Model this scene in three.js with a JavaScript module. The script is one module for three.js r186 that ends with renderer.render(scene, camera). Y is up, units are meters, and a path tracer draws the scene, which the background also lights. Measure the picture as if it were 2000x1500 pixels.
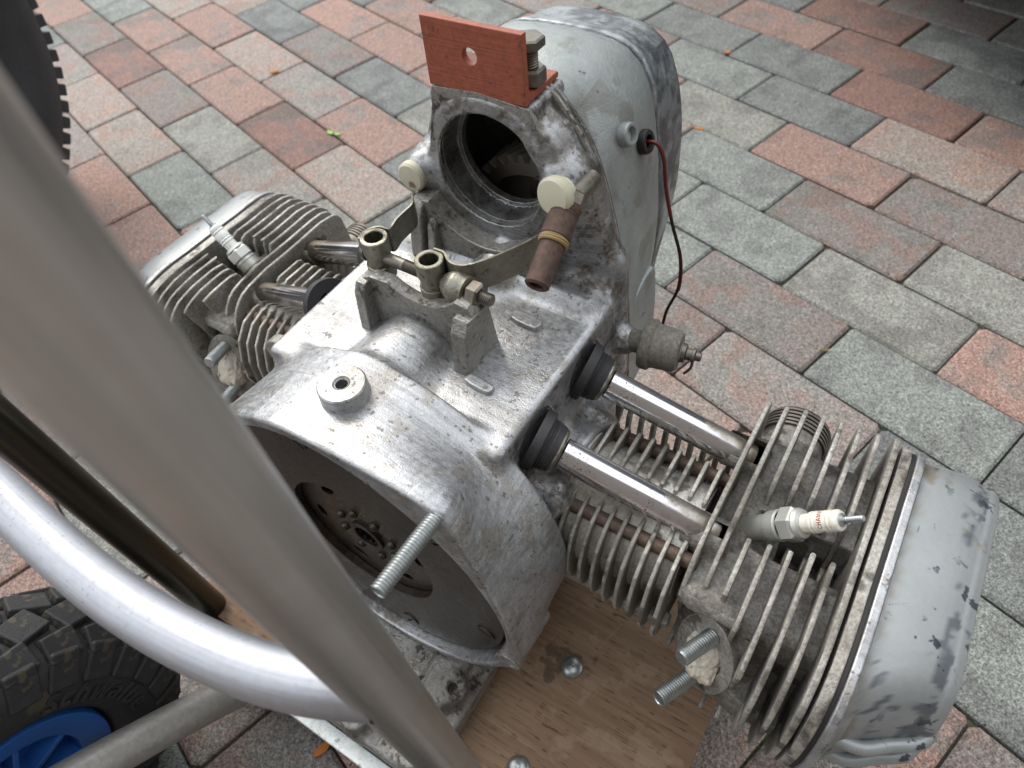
import * as THREE from 'three';
import { mergeGeometries } from 'three/addons/utils/BufferGeometryUtils.js';
import { RoundedBoxGeometry } from 'three/addons/geometries/RoundedBoxGeometry.js';
import { ImprovedNoise } from 'three/addons/math/ImprovedNoise.js';
import { FontLoader } from 'three/addons/loaders/FontLoader.js';
import { TextGeometry } from 'three/addons/geometries/TextGeometry.js';

// ---------------------------------------------------------------- camera, sky, sun, exposure
const W = 1024, H = 768;
const scene = new THREE.Scene();
const CAM = new THREE.Vector3(0.22365, 0.63911, 0.10598);
const camera = new THREE.PerspectiveCamera(57.306, W / H, 0.02, 400);
camera.position.copy(CAM);
camera.up.set(-0.36451, 0.61358, -0.70047);
camera.lookAt(CAM.x - 0.38568, CAM.y - 0.78414, CAM.z - 0.48617);
camera.focus = 0.43;
camera.userData.fStop = 10;
scene.add(camera);

const renderer = new THREE.WebGLRenderer({ antialias: true });
renderer.setSize(W, H);
renderer.toneMapping = THREE.LinearToneMapping;
renderer.toneMappingExposure = 2.15;
renderer.shadowMap.enabled = true;

{ // overcast sky: a grey-white cloud deck, a little brighter to the front left
  const w = 256, h = 128, d = new Float32Array(w * h * 4), N = new ImprovedNoise();
  const bright = new THREE.Vector3(-0.62, 0.7, -0.35).normalize(), v = new THREE.Vector3();
  for (let j = 0; j < h; j++) for (let i = 0; i < w; i++) {
    const th = (j + 0.5) / h * Math.PI - Math.PI / 2, ph = ((i + 0.5) / w - 0.5) * 2 * Math.PI;
    v.set(Math.cos(th) * Math.cos(ph), Math.sin(th), Math.cos(th) * Math.sin(ph));
    const up = Math.max(0, v.y), c = Math.max(0, v.dot(bright));
    let n = 0, a = 0.5, s = 2.2; for (let o = 0; o < 4; o++) { n += a * N.noise(v.x * s, v.y * s * 1.6 + 9, v.z * s); a *= 0.5; s *= 2; }
    let L = v.y < 0 ? 0.3 : 0.62 + 0.3 * up + 0.26 * Math.pow(c, 3);
    L *= 1 + 0.38 * n;
    const k = (j * w + i) * 4; d[k] = L * 0.97; d[k + 1] = L * 1.0; d[k + 2] = L * 1.045; d[k + 3] = 1;
  }
  const t = new THREE.DataTexture(d, w, h, THREE.RGBAFormat, THREE.FloatType);
  t.mapping = THREE.EquirectangularReflectionMapping; t.magFilter = THREE.LinearFilter; t.minFilter = THREE.LinearFilter; t.needsUpdate = true;
  scene.background = t; scene.environment = t;
}
const sun = new THREE.DirectionalLight(0xfff4e6, 0.9);
sun.position.set(-3.1, 3.5, -1.75); sun.target.position.set(0, 0.1, -0.2);
sun.castShadow = true; sun.shadow.radius = 60; sun.shadow.mapSize.set(2048, 2048);
Object.assign(sun.shadow.camera, { left: -3, right: 3, top: 3, bottom: -3, near: 0.5, far: 12 });
scene.add(sun, sun.target);

// ---------------------------------------------------------------- helpers
const rnd = (seed => () => { seed |= 0; seed = seed + 0x6D2B79F5 | 0; let t = Math.imul(seed ^ seed >>> 15, 1 | seed); t = t + Math.imul(t ^ t >>> 7, 61 | t) ^ t; return ((t ^ t >>> 14) >>> 0) / 4294967296; })(20240611);
const V = (x, y, z) => new THREE.Vector3(x, y, z);
const PN = new ImprovedNoise();
const n3 = (x, y, z) => PN.noise(x, y, z);
const fbm3 = (x, y, z, o = 4) => { let s = 0, a = 0.5; for (let i = 0; i < o; i++) { s += a * PN.noise(x, y, z); x = x * 2.03 + 17; y = y * 2.03 + 5; z = z * 2.03 + 11; a *= 0.5; } return s; };
const clamp = (x, a = 0, b = 1) => Math.min(b, Math.max(a, x));
const sstep = (a, b, x) => { const t = clamp((x - a) / (b - a)); return t * t * (3 - 2 * t); };
const lerp = (a, b, t) => a + (b - a) * t;

const names = {};
function numbered(n) { const k = names[n] = (names[n] ?? -1) + 1; return k ? `${n}_${String(k).padStart(3, '0')}` : n; }
function tag(o, label, category, group, kind) {
  if (label) o.userData.label = label;
  if (category) o.userData.category = category;
  if (group) o.userData.group = group;
  if (kind) o.userData.kind = kind;
  return o;
}
function thing(name, pos, label, category, group, kind) {
  const o = new THREE.Group(); o.name = numbered(name); o.position.copy(pos); scene.add(o);
  return tag(o, label, category, group, kind);
}

// --- tileable noise textures
function grid(n) { const g = new Float32Array(n * n); for (let i = 0; i < n * n; i++) g[i] = rnd(); return g; }
function layer(N, cx, cy = cx) { // periodic value noise, cx by cy cells, values 0..1
  const gx = Math.round(cx), gy = Math.round(cy), g = new Float32Array(gx * gy); for (let i = 0; i < g.length; i++) g[i] = rnd();
  const out = new Float32Array(N * N);
  for (let y = 0; y < N; y++) {
    const fy = y / N * gy, y0 = Math.floor(fy), ty = fy - y0, wy = ty * ty * (3 - 2 * ty), ya = (y0 % gy) * gx, yb = ((y0 + 1) % gy) * gx;
    for (let x = 0; x < N; x++) {
      const fx = x / N * gx, x0 = Math.floor(fx), tx = fx - x0, wx = tx * tx * (3 - 2 * tx), xa = x0 % gx, xb = (x0 + 1) % gx;
      const a = g[ya + xa] + (g[ya + xb] - g[ya + xa]) * wx, b = g[yb + xa] + (g[yb + xb] - g[yb + xa]) * wx;
      out[y * N + x] = a + (b - a) * wy;
    }
  }
  return out;
}
function fbm(N, c, oct, stretch = 1) {
  const out = new Float32Array(N * N); let a = 0.5, tot = 0;
  for (let o = 0; o < oct; o++) { const cc = Math.min(c * 2 ** o, N / 2), l = layer(N, Math.max(2, cc), Math.max(2, Math.min(N / 2, cc * stretch))); for (let i = 0; i < out.length; i++) out[i] += a * l[i]; tot += a; a *= 0.55; }
  for (let i = 0; i < out.length; i++) out[i] /= tot;
  return out;
}
let FULL = false; // big maps only where the camera comes close; the rest are sampled at half size
function tex(N, fn, srgb = true) {
  const q = FULL || N < 1024 ? 1 : 2, n = N / q, d = new Uint8Array(n * n * 4);
  for (let y = 0; y < n; y++) for (let x = 0; x < n; x++) { const X = x * q, Y = y * q, c = fn(Y * N + X, X, Y), k = (y * n + x) * 4; if (typeof c === 'number') d[k] = d[k + 1] = d[k + 2] = clamp(c) * 255; else { d[k] = clamp(c[0]) * 255; d[k + 1] = clamp(c[1]) * 255; d[k + 2] = clamp(c[2]) * 255; } d[k + 3] = 255; }
  const t = new THREE.DataTexture(d, n, n); t.wrapS = t.wrapT = THREE.RepeatWrapping; t.magFilter = THREE.LinearFilter; t.minFilter = THREE.LinearMipmapLinearFilter; t.generateMipmaps = true;
  if (srgb) t.colorSpace = THREE.SRGBColorSpace; t.needsUpdate = true; return t;
}
const full = f => { FULL = true; const r = f(); FULL = false; return r; };
const mix3 = (a, b, t) => [a[0] + (b[0] - a[0]) * t, a[1] + (b[1] - a[1]) * t, a[2] + (b[2] - a[2]) * t];
const mul3 = (a, k) => [a[0] * k, a[1] * k, a[2] * k];
const stroke = (N, field, list) => { // list of [x,y,dx,dy,width,value] line marks drawn into a float field (periodic)
  for (const [x, y, dx, dy, w, v] of list) { const L = Math.ceil(Math.hypot(dx, dy)); for (let s = 0; s <= L; s++) { const cx = x + dx * s / L, cy = y + dy * s / L; for (let a = -Math.ceil(w); a <= w; a++) for (let b = -Math.ceil(w); b <= w; b++) if (a * a + b * b <= w * w) { const i = (((Math.round(cy + b) % N) + N) % N) * N + (((Math.round(cx + a) % N) + N) % N); field[i] = Math.max(field[i], v); } } }
};
const FONT = await new FontLoader().loadAsync('fonts/droid/droid_sans_bold.typeface.json');
// ---------------------------------------------------------------- materials (all maps computed; uv in metres / tile)
const std = o => new THREE.MeshStandardMaterial(o);
const M = {};
{ // concrete pavers: three body colours, shared grain relief. tile = 0.4 m
  const N = 1024, g1 = fbm(N, 230, 2), g2 = layer(N, 400), g3 = fbm(N, 14, 4), g4 = fbm(N, 5, 4), sp = layer(N, 280), sp2 = layer(N, 170);
  const bump = full(() => tex(N, i => 0.5 + 0.45 * (g1[i] - 0.5) + 0.35 * (g2[i] - 0.5) + 0.35 * (g3[i] - 0.5), false));
  const rough = tex(N, i => 0.8 + 0.15 * g1[i], false);
  const grey = [0.545, 0.552, 0.54], dark = [0.475, 0.475, 0.47], red = [0.575, 0.505, 0.478], mauve = [0.552, 0.53, 0.518];
  const body = (f) => full(() => tex(N, i => {
    let c = f(i); const k = (1 + 0.5 * (g1[i] - 0.5) + 0.5 * (g2[i] - 0.5)) * (1 - 0.07 * sstep(0.52, 0.66, g4[i]) * (0.5 + g1[i]));
    c = mul3(c, k);
    if (sp[i] > 0.87) c = mix3(c, [0.72, 0.70, 0.67], 0.42 * sstep(0.87, 0.95, sp[i]));
    if (sp2[i] > 0.93) c = mix3(c, [0.68, 0.64, 0.58], 0.5 * sstep(0.93, 0.98, sp2[i]));
    if (sp[i] < 0.1) c = mix3(c, [0.2, 0.19, 0.18], 0.55);
    return c;
  }));
  const maps = [
    body(i => mix3(grey, dark, sstep(0.4, 0.75, g3[i]))),
    body(i => mix3(mix3(mauve, grey, sstep(0.35, 0.6, g4[i])), red, sstep(0.52, 0.68, g3[i]) * 0.75)),
    body(i => mix3(red, mix3(mauve, dark, 0.5), sstep(0.48, 0.66, 0.6 * g3[i] + 0.4 * g4[i]))),
  ];
  M.pavers = [];
  for (const [k, c] of [[0, 0xe6ebe8], [0, 0xd2d6d6], [0, 0xf4f3ec], [1, 0xf0eae6], [1, 0xd8d2cf], [1, 0xfff4ec], [2, 0xf2e6e0], [2, 0xd8c4be], [2, 0xffeee6]])
    M.pavers.push(std({ map: maps[k], bumpMap: bump, bumpScale: 0.0012, roughnessMap: rough, roughness: 1, color: c }));
  const ms = fbm(N, 9, 4);
  M.sand = std({ map: tex(512, (i, x, y) => { const j = y * 2 * N + x * 2; return mul3(mix3([0.31, 0.295, 0.27], [0.33, 0.35, 0.23], sstep(0.55, 0.68, ms[j])), 0.7 + 0.6 * g1[j]); }), roughness: 1, bumpMap: bump, bumpScale: 0.002 });
}
{ // bare cast aluminium, oxidised and grimy. tile = 0.25 m
  const N = 1024, a = fbm(N, 6, 5), b = fbm(N, 90, 3), c = layer(N, 420), st = fbm(N, 6, 5, 24), st2 = fbm(N, 24, 4, 0.05), pit = layer(N, 300), pit2 = fbm(N, 60, 3), blot = fbm(N, 16, 4);
  const scr = new Float32Array(N * N), L = [];
  for (let i = 0; i < 260; i++) { const t = rnd() * 0.7 - 0.2 + (rnd() < 0.3 ? 1.4 : 0), l = 25 + rnd() * 130; L.push([rnd() * N, rnd() * N, l * Math.cos(t), l * Math.sin(t), rnd() < 0.15 ? 1 : 0.4, 0.3 + rnd() * 0.7]); }
  stroke(N, scr, L);
  const pit3 = layer(N, 500), pm = i => Math.max(sstep(0.88, 0.95, pit[i]) * sstep(0.44, 0.62, blot[i]) * 0.75, sstep(0.9, 0.97, pit3[i]) * sstep(0.5, 0.6, a[i]) * 0.7, sstep(0.72, 0.8, pit2[i]) * 0.5);
  const col = (base, lo, warm) => tex(N, i => {
    let k = mix3(base, lo, sstep(0.42, 0.72, 0.6 * a[i] + 0.4 * st[i]));
    k = mul3(k, 1 + 0.2 * (b[i] - 0.5) + 0.12 * (c[i] - 0.5));
    k = mix3(k, warm, 0.45 * sstep(0.56, 0.72, blot[i]));
    k = mix3(k, [0.86, 0.87, 0.89], 0.4 * scr[i]);
    return mix3(k, [0.22, 0.205, 0.19], pm(i) * 0.8);
  });
  const bump = full(() => tex(N, i => 0.5 + 0.3 * (b[i] - 0.5) + 0.25 * (c[i] - 0.5) - 0.22 * scr[i] - 0.3 * pm(i) + 0.15 * (st[i] - 0.5), false));
  const rmap = tex(N, i => clamp(0.72 + 0.5 * (a[i] - 0.5) + 0.4 * (b[i] - 0.5) + 0.5 * pm(i) - 0.2 * scr[i]), false), rgh = () => rmap;
  M.castBright = std({ map: full(() => col([0.665, 0.672, 0.68], [0.55, 0.553, 0.555], [0.54, 0.515, 0.475])), metalness: 0.72, roughness: 0.573, roughnessMap: rgh(), bumpMap: bump, bumpScale: 0.00032, vertexColors: true });
  const greasy = fbm(N, 11, 5);
  M.castDull = std({ map: tex(N, i => { let k = mix3([0.60, 0.60, 0.585], [0.47, 0.455, 0.43], a[i]); k = mul3(k, 1 + 0.3 * (b[i] - 0.5) + 0.2 * (c[i] - 0.5)); return mix3(k, [0.19, 0.17, 0.15], 0.75 * Math.max(pm(i), sstep(0.55, 0.68, greasy[i]) * sstep(0.4, 0.6, b[i]))); }), metalness: 0.55, roughness: 0.707, roughnessMap: rgh(), bumpMap: bump, bumpScale: 0.0007, vertexColors: true });
  const sand = fbm(N, 170, 2), dust = layer(N, 260);
  M.finAlu = std({ map: tex(N, i => { let k = mix3([0.675, 0.665, 0.64], [0.545, 0.53, 0.50], sstep(0.35, 0.7, a[i])); k = mul3(k, 1 + 0.4 * (sand[i] - 0.5)); k = mix3(k, [0.74, 0.69, 0.60], 0.5 * sstep(0.8, 0.95, dust[i]) * sstep(0.4, 0.6, blot[i])); k = mix3(k, [0.2, 0.18, 0.155], 0.55 * sstep(0.6, 0.72, greasy[i])); return mix3(k, [0.74, 0.74, 0.73], 0.35 * scr[i]); }), metalness: 0.35, roughness: 0.867, roughnessMap: rgh(), bumpMap: bump, bumpScale: 0.0008, vertexColors: true });
  M.finCyl = std({ map: tex(N, i => { let k = mix3([0.72, 0.71, 0.68], [0.585, 0.57, 0.535], sstep(0.35, 0.7, a[i])); k = mul3(k, 1 + 0.3 * (sand[i] - 0.5)); return mix3(k, [0.24, 0.22, 0.195], 0.55 * sstep(0.62, 0.72, greasy[i])); }), metalness: 0.4, roughness: 0.800, roughnessMap: rgh(), bumpMap: bump, bumpScale: 0.0006, vertexColors: true });
  // aluminium tube of the hand truck, fine drawn lines. uv along the tube
  const dr = fbm(N, 4, 6, 60);
  M.tubeAlu = std({ map: tex(N, i => mul3(mix3([0.71, 0.72, 0.74], [0.61, 0.62, 0.645], dr[i]), 1 + 0.06 * (b[i] - 0.5) - 0.25 * sstep(0.9, 0.96, pit[i]) * sstep(0.5, 0.6, blot[i]))), metalness: 0.95, roughness: 1, roughnessMap: tex(N, i => 0.4 + 0.12 * dr[i] + 0.1 * a[i], false), bumpMap: tex(N, i => dr[i] * 0.6 + 0.2 * b[i], false), bumpScale: 0.00015 });
  M.uprightAlu = std({ map: tex(N, i => mul3(mix3([0.76, 0.755, 0.74], [0.66, 0.655, 0.64], a[i]), 1 + 0.1 * (dr[i] - 0.5))), metalness: 0.92, roughness: 1, roughnessMap: tex(N, i => 0.26 + 0.16 * a[i] + 0.1 * dr[i] + 0.1 * scr[i], false) });
  M.strutAlu = std({ map: tex(N, i => mul3(mix3([0.76, 0.75, 0.73], [0.64, 0.63, 0.605], a[i]), 1 + 0.16 * (b[i] - 0.5))), metalness: 0.7, roughness: 0.5, bumpMap: bump, bumpScale: 0.0003 });
  // silver paint over castings, chipped to dark metal
  const chip = fbm(N, 24, 5), chip2 = fbm(N, 30, 4), zone = fbm(N, 4, 3), cs = new Float32Array(N * N), CL = [];
  for (let i = 0; i < 34; i++) { const t = rnd() * 6.3, l = 20 + rnd() * 90; CL.push([rnd() * N, rnd() * N, l * Math.cos(t), l * Math.sin(t), 0.5 + rnd(), 1]); }
  stroke(N, cs, CL);
  const cm = i => Math.max(sstep(0.615, 0.635, 0.7 * chip[i] + 0.3 * chip2[i]) * sstep(0.44, 0.54, zone[i]), 0.8 * cs[i] * sstep(0.4, 0.6, chip2[i]));
  M.paintCover = std({ map: tex(N, i => { let k = mul3(mix3([0.575, 0.592, 0.595], [0.525, 0.54, 0.542], a[i]), 1 + 0.05 * (b[i] - 0.5)); k = mix3(k, [0.42, 0.38, 0.31], 0.5 * sstep(0.6, 0.72, greasy[i])); return mix3(k, [0.24, 0.26, 0.29], cm(i)); }), metalness: 0.35, roughness: 1, roughnessMap: tex(N, i => 0.36 + 0.14 * a[i] + 0.12 * cm(i), false), bumpMap: tex(N, i => 0.6 + 0.2 * (b[i] - 0.5) - 0.3 * cm(i), false), bumpScale: 0.0004, vertexColors: true });
  M.paintCase = std({ map: tex(N, i => { let k = mul3(mix3([0.60, 0.625, 0.62], [0.51, 0.53, 0.525], a[i]), 1 + 0.1 * (b[i] - 0.5)); k = mix3(k, [0.34, 0.32, 0.28], 0.3 * sstep(0.585, 0.7, greasy[i]) * (0.5 + b[i])); return mix3(k, [0.30, 0.31, 0.33], 0.7 * sstep(0.71, 0.73, 0.6 * chip[i] + 0.4 * chip2[i])); }), metalness: 0.4, roughness: 1, roughnessMap: tex(N, i => 0.34 + 0.16 * a[i], false), bumpMap: bump, bumpScale: 0.0004, vertexColors: true });
  M.wornLid = std({ map: tex(N, i => { let k = mix3([0.56, 0.58, 0.585], [0.34, 0.355, 0.37], sstep(0.4, 0.62, 0.5 * chip[i] + 0.5 * a[i])); return mul3(mix3(k, [0.72, 0.74, 0.75], 0.5 * scr[i]), 1 + 0.12 * (b[i] - 0.5)); }), metalness: 0.6, roughness: 0.567, roughnessMap: rgh(), bumpMap: bump, bumpScale: 0.0003, vertexColors: true });
  // chrome, rust specked
  M.chrome = std({ map: tex(N, i => { const k = sstep(0.8, 0.9, pit[i]) * sstep(0.46, 0.62, blot[i]); const du = sstep(0.56, 0.7, a[i]) * 0.55; return mix3(mix3([0.83, 0.83, 0.84], [0.42, 0.37, 0.29], du * (0.5 + sand[i] * 0.6)), [0.27, 0.2, 0.14], k * 0.9); }), metalness: 0.95, roughness: 1, roughnessMap: tex(N, i => 0.15 + 0.3 * sstep(0.52, 0.7, a[i]) + 0.3 * sstep(0.8, 0.9, pit[i]) * sstep(0.46, 0.62, blot[i]), false), vertexColors: true });
  M.rust = std({ map: tex(N, i => mul3(mix3([0.35, 0.265, 0.225], [0.27, 0.215, 0.19], a[i]), 1 + 0.5 * (b[i] - 0.5))), metalness: 0.25, roughness: 0.7, bumpMap: bump, bumpScale: 0.0004 });
  M.rod = std({ map: tex(N, i => mul3(mix3([0.42, 0.35, 0.30], [0.31, 0.26, 0.225], a[i]), 1 + 0.5 * (b[i] - 0.5))), metalness: 0.4, roughness: 0.6, bumpMap: bump, bumpScale: 0.0003 });
  M.strapSteel = std({ map: tex(N, i => { let k = mix3([0.60, 0.59, 0.54], [0.44, 0.43, 0.385], a[i]); k = mul3(k, 1 + 0.2 * (b[i] - 0.5)); return mix3(k, [0.18, 0.16, 0.13], 0.8 * Math.max(pm(i), sstep(0.6, 0.72, greasy[i]) * 0.7)); }), metalness: 0.75, roughness: 0.560, roughnessMap: rgh(), bumpMap: bump, bumpScale: 0.0003 });
  M.zinc = std({ map: tex(N, i => mul3(mix3([0.70, 0.72, 0.72], [0.55, 0.57, 0.57], a[i]), 1 + 0.24 * (b[i] - 0.5))), metalness: 0.85, roughness: 0.36 });
  M.steel = std({ map: tex(N, i => mul3(mix3([0.50, 0.48, 0.45], [0.36, 0.34, 0.31], a[i]), 1 + 0.3 * (b[i] - 0.5))), metalness: 0.85, roughness: 0.4 });
  M.blackSteel = std({ map: tex(N, i => { let k = mul3([0.27, 0.25, 0.235], 1 + 0.5 * (a[i] - 0.5) + 0.3 * (b[i] - 0.5)); k = mix3(k, [0.30, 0.215, 0.155], 0.5 * sstep(0.55, 0.68, blot[i]) * sstep(0.45, 0.6, chip2[i])); k = mix3(k, [0.42, 0.41, 0.4], 0.3 * scr[i]); return k; }), metalness: 0.75, roughness: 0.480, roughnessMap: rgh(), bumpMap: bump, bumpScale: 0.00015 });
  M.darkSteel = std({ color: 0x3a3632, metalness: 0.8, roughness: 0.42 });
  M.senderGrey = std({ map: tex(N, i => mul3(mix3([0.50, 0.49, 0.455], [0.40, 0.385, 0.35], a[i]), 1 + 0.4 * (sand[i] - 0.5))), metalness: 0.25, roughness: 0.75, bumpMap: bump, bumpScale: 0.0004 });
  M.rubber = std({ map: tex(N, i => mul3([0.155, 0.155, 0.165], 0.8 + 0.5 * a[i] + 0.3 * (b[i] - 0.5))), roughness: 0.62, bumpMap: bump, bumpScale: 0.0003 });
  const crack = fbm(N, 22, 4);
  M.tyre = std({ map: tex(N, i => mix3(mul3([0.165, 0.165, 0.17], 0.85 + 0.4 * a[i] + 0.25 * (b[i] - 0.5)), [0.42, 0.38, 0.27], 0.45 * sstep(0.64, 0.74, greasy[i]))), roughness: 0.68, bumpMap: tex(N, i => 0.5 + 0.2 * (b[i] - 0.5) - 0.3 * sstep(0.035, 0.0, Math.abs(crack[i] - 0.5)), false), bumpScale: 0.0006 });
  M.bluePlastic = std({ map: tex(N, i => mix3(mul3([0.14, 0.35, 0.63], 0.9 + 0.25 * a[i]), [0.28, 0.3, 0.32], 0.35 * sstep(0.62, 0.74, greasy[i]))), roughness: 0.48 });
  M.whitePlastic = std({ map: tex(N, i => mix3(mix3([0.77, 0.77, 0.70], [0.68, 0.66, 0.56], a[i]), [0.30, 0.24, 0.17], 0.7 * sstep(0.63, 0.72, greasy[i]))), roughness: 0.45, bumpMap: tex(N, i => 1 - greasy[i], false), bumpScale: 0.0004 });
  M.ceramic = std({ map: tex(N, i => mix3([0.86, 0.86, 0.82], [0.60, 0.53, 0.42], 0.6 * sstep(0.58, 0.72, greasy[i]))), roughness: 0.22 });
  M.cloth = std({ map: tex(N, i => mul3(mix3([0.88, 0.865, 0.82], [0.78, 0.74, 0.66], a[i]), 0.94 + 0.12 * c[i])), roughness: 0.95, bumpMap: bump, bumpScale: 0.0003 });
  // red oxide primer, brushed across
  const br = fbm(N, 3, 6, 70);
  M.primer = std({ map: tex(N, i => { let k = mul3(mix3([0.575, 0.305, 0.215], [0.535, 0.275, 0.195], br[i]), 1 + 0.26 * (b[i] - 0.5)); k = mix3(k, [0.27, 0.15, 0.11], 0.6 * sstep(0.6, 0.75, greasy[i])); k = mix3(k, [0.66, 0.42, 0.33], 0.5 * scr[i]); return mix3(k, [0.2, 0.12, 0.1], 0.8 * pm(i)); }), roughness: 0.55, metalness: 0, bumpMap: tex(N, i => br[i] * 0.7 + b[i] * 0.3, false), bumpScale: 0.0005 });
  // plywood face: figure runs along u (x)
  const wg = fbm(N, 3, 6, 40), pore = layer(N, 30, 380), wv = fbm(N, 3, 3);
  M.plywood = std({ map: tex(N, i => { let k = mix3([0.55, 0.455, 0.36], [0.435, 0.345, 0.265], clamp(wg[i] * 1.5 - 0.3)); k = mix3(k, [0.44, 0.33, 0.25], 0.5 * sstep(0.45, 0.7, wv[i])); k = mix3(k, [0.2, 0.13, 0.09], 0.55 * sstep(0.8, 0.92, pore[i])); k = mix3(k, [0.66, 0.6, 0.52], 0.3 * sstep(0.6, 0.75, blot[i])); k = mix3(k, [0.2, 0.16, 0.13], 0.6 * sstep(0.66, 0.7, a[i] * 0.5 + greasy[i] * 0.5) * (0.6 + 0.4 * b[i])); return mix3(k, [0.64, 0.56, 0.46], 0.4 * scr[i]); }), roughness: 0.72, bumpMap: tex(N, i => 0.7 - 0.4 * sstep(0.8, 0.92, pore[i]) + 0.2 * wg[i], false), bumpScale: 0.0004 });
  M.plyEdge = std({ map: tex(N, (i, x, y) => { const l = ((y / N * 10) % 1) < 0.5; let k = l ? [0.60, 0.44, 0.28] : [0.42, 0.28, 0.165]; return mul3(k, 0.75 + 0.5 * wg[i]); }), roughness: 0.8 });
  M.whitePlate = std({ map: tex(N, i => mix3(mul3([0.78, 0.80, 0.79], 0.92 + 0.16 * b[i]), [0.3, 0.29, 0.26], 0.8 * pm(i))), metalness: 0.5, roughness: 0.45 });
  M.gearSteel = std({ color: 0x8a857c, metalness: 0.35, roughness: 0.45 });
  M.dullTube = std({ color: 0x4a473f, metalness: 0.85, roughness: 0.3 });
  M.plugZinc = std({ color: 0xbdbeb8, metalness: 0.6, roughness: 0.42 });
  M.blackGasket = std({ color: 0x1c1b1a, roughness: 0.6 });
  M.cableRed = std({ color: 0x581612, roughness: 0.4 });
  M.cableBlack = std({ color: 0x17110f, roughness: 0.45 });
  M.twine = std({ color: 0x8f7a56, roughness: 0.9 });
  M.leafOrange = std({ color: 0xb06a2c, roughness: 0.8 });
  M.leafGreen = std({ color: 0x7fae4e, roughness: 0.6 });
  M.straw = std({ color: 0xcdbb92, roughness: 0.8 });
  M.carPaint = std({ color: 0x20242a, metalness: 0.3, roughness: 0.25 });
  M.carUnder = std({ color: 0x121212, roughness: 0.9 });
  const bk = fbm(N, 40, 3);
  M.wallBrick = std({ map: tex(512, (i, x, y) => { const row = Math.floor(y / 32), sx = (x + (row % 2) * 64) % 128, j = y % 32; const m = j < 5 || sx < 5; const j2 = (y * 2) * N + x * 2; return m ? mul3([0.52, 0.50, 0.48], 0.8 + 0.4 * bk[j2]) : mul3([0.40, 0.37, 0.345], 0.7 + 0.6 * bk[j2]); }), roughness: 0.9 });
}
// ---------------------------------------------------------------- geometry helpers
function boxUV(g, tile = 0.25, ox = 0, oy = 0) { // per-triangle box projection, uv in metres / tile (geometry must be non-indexed)
  const p = g.attributes.position, n = g.attributes.normal, uv = new Float32Array(p.count * 2);
  for (let t = 0; t < p.count; t += 3) {
    let ax = 0, ay = 0, az = 0; for (let k = 0; k < 3; k++) { ax += n.getX(t + k); ay += n.getY(t + k); az += n.getZ(t + k); }
    ax = Math.abs(ax); ay = Math.abs(ay); az = Math.abs(az);
    for (let k = 0; k < 3; k++) {
      const x = p.getX(t + k), y = p.getY(t + k), z = p.getZ(t + k); let u, v;
      if (ay >= ax && ay >= az) { u = x; v = z; } else if (ax >= az) { u = z; v = y; } else { u = x; v = y; }
      uv[(t + k) * 2] = u / tile + ox; uv[(t + k) * 2 + 1] = v / tile + oy;
    }
  }
  g.setAttribute('uv', new THREE.BufferAttribute(uv, 2)); return g;
}
function prep(g, keepUV) { // non-indexed, plain attribute set
  g = g.index ? g.toNonIndexed() : g;
  for (const k of Object.keys(g.attributes)) if (!['position', 'normal', 'uv', 'color'].includes(k)) g.deleteAttribute(k);
  if (!g.attributes.normal) g.computeVertexNormals();
  if (!keepUV) boxUV(g, 0.25, (g.userData.ox ?? 0), (g.userData.oy ?? 0));
  if (!g.attributes.color) { const c = new Float32Array(g.attributes.position.count * 3).fill(1); g.setAttribute('color', new THREE.BufferAttribute(c, 3)); }
  g.morphAttributes = {}; return g;
}
function mirrorX(g) { // x -> -x, winding kept outward (non-indexed)
  for (const k of Object.keys(g.attributes)) {
    const a = g.attributes[k], s = a.itemSize, r = a.array;
    if (k === 'position' || k === 'normal') for (let i = 0; i < r.length; i += 3) r[i] = -r[i];
    for (let t = 0; t < a.count; t += 3) for (let c = 0; c < s; c++) { const i = (t + 1) * s + c, j = (t + 2) * s + c, q = r[i]; r[i] = r[j]; r[j] = q; }
  }
  return g;
}
const merge = gs => gs.length === 1 ? gs[0] : mergeGeometries(gs);
function mesh(name, geos, mat, parent, label, keepUV) {
  const g = merge([geos].flat().map(x => prep(x, keepUV))); const m = new THREE.Mesh(g, mat); m.name = parent === scene ? numbered(name) : name;
  m.castShadow = m.receiveShadow = true; if (label) m.userData.label = label; parent.add(m); return m;
}
const X4 = (g, m) => { g.applyMatrix4(m); return g; };
const T = (g, x, y, z) => { g.translate(x, y, z); return g; };
function bx(w, h, d, x, y, z, r = 0.0015, seg = 2) { return T(new RoundedBoxGeometry(w, h, d, seg, Math.min(r, w / 2.01, h / 2.01, d / 2.01)), x, y, z); }
function alignY(a, b) { // matrix: local y axis along a->b, origin at a
  const d = b.clone().sub(a).normalize(); const q = new THREE.Quaternion().setFromUnitVectors(V(0, 1, 0), d); return new THREE.Matrix4().compose(a, q, V(1, 1, 1));
}
function lat(prof, a, b, seg = 28) { // turned part: prof [[r, y]...] in metres along a->b, hard corners kept by creasing
  const pts = []; // duplicate points so that lathe normals crease at sharp corners
  for (let i = 0; i < prof.length; i++) pts.push(new THREE.Vector2(Math.max(prof[i][0], 1e-5), prof[i][1]));
  const gs = []; let run = [pts[0]];
  for (let i = 1; i < pts.length; i++) {
    run.push(pts[i]);
    if (i < pts.length - 1) { const d1 = pts[i].clone().sub(pts[i - 1]).normalize(), d2 = pts[i + 1].clone().sub(pts[i]).normalize(); if (d1.dot(d2) < 0.8) { gs.push(run); run = [pts[i]]; } }
  }
  gs.push(run);
  const g = merge(gs.map(r => { const q = new THREE.LatheGeometry(r, seg).toNonIndexed(); return q; }));
  return X4(g, alignY(a, b));
}
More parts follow.
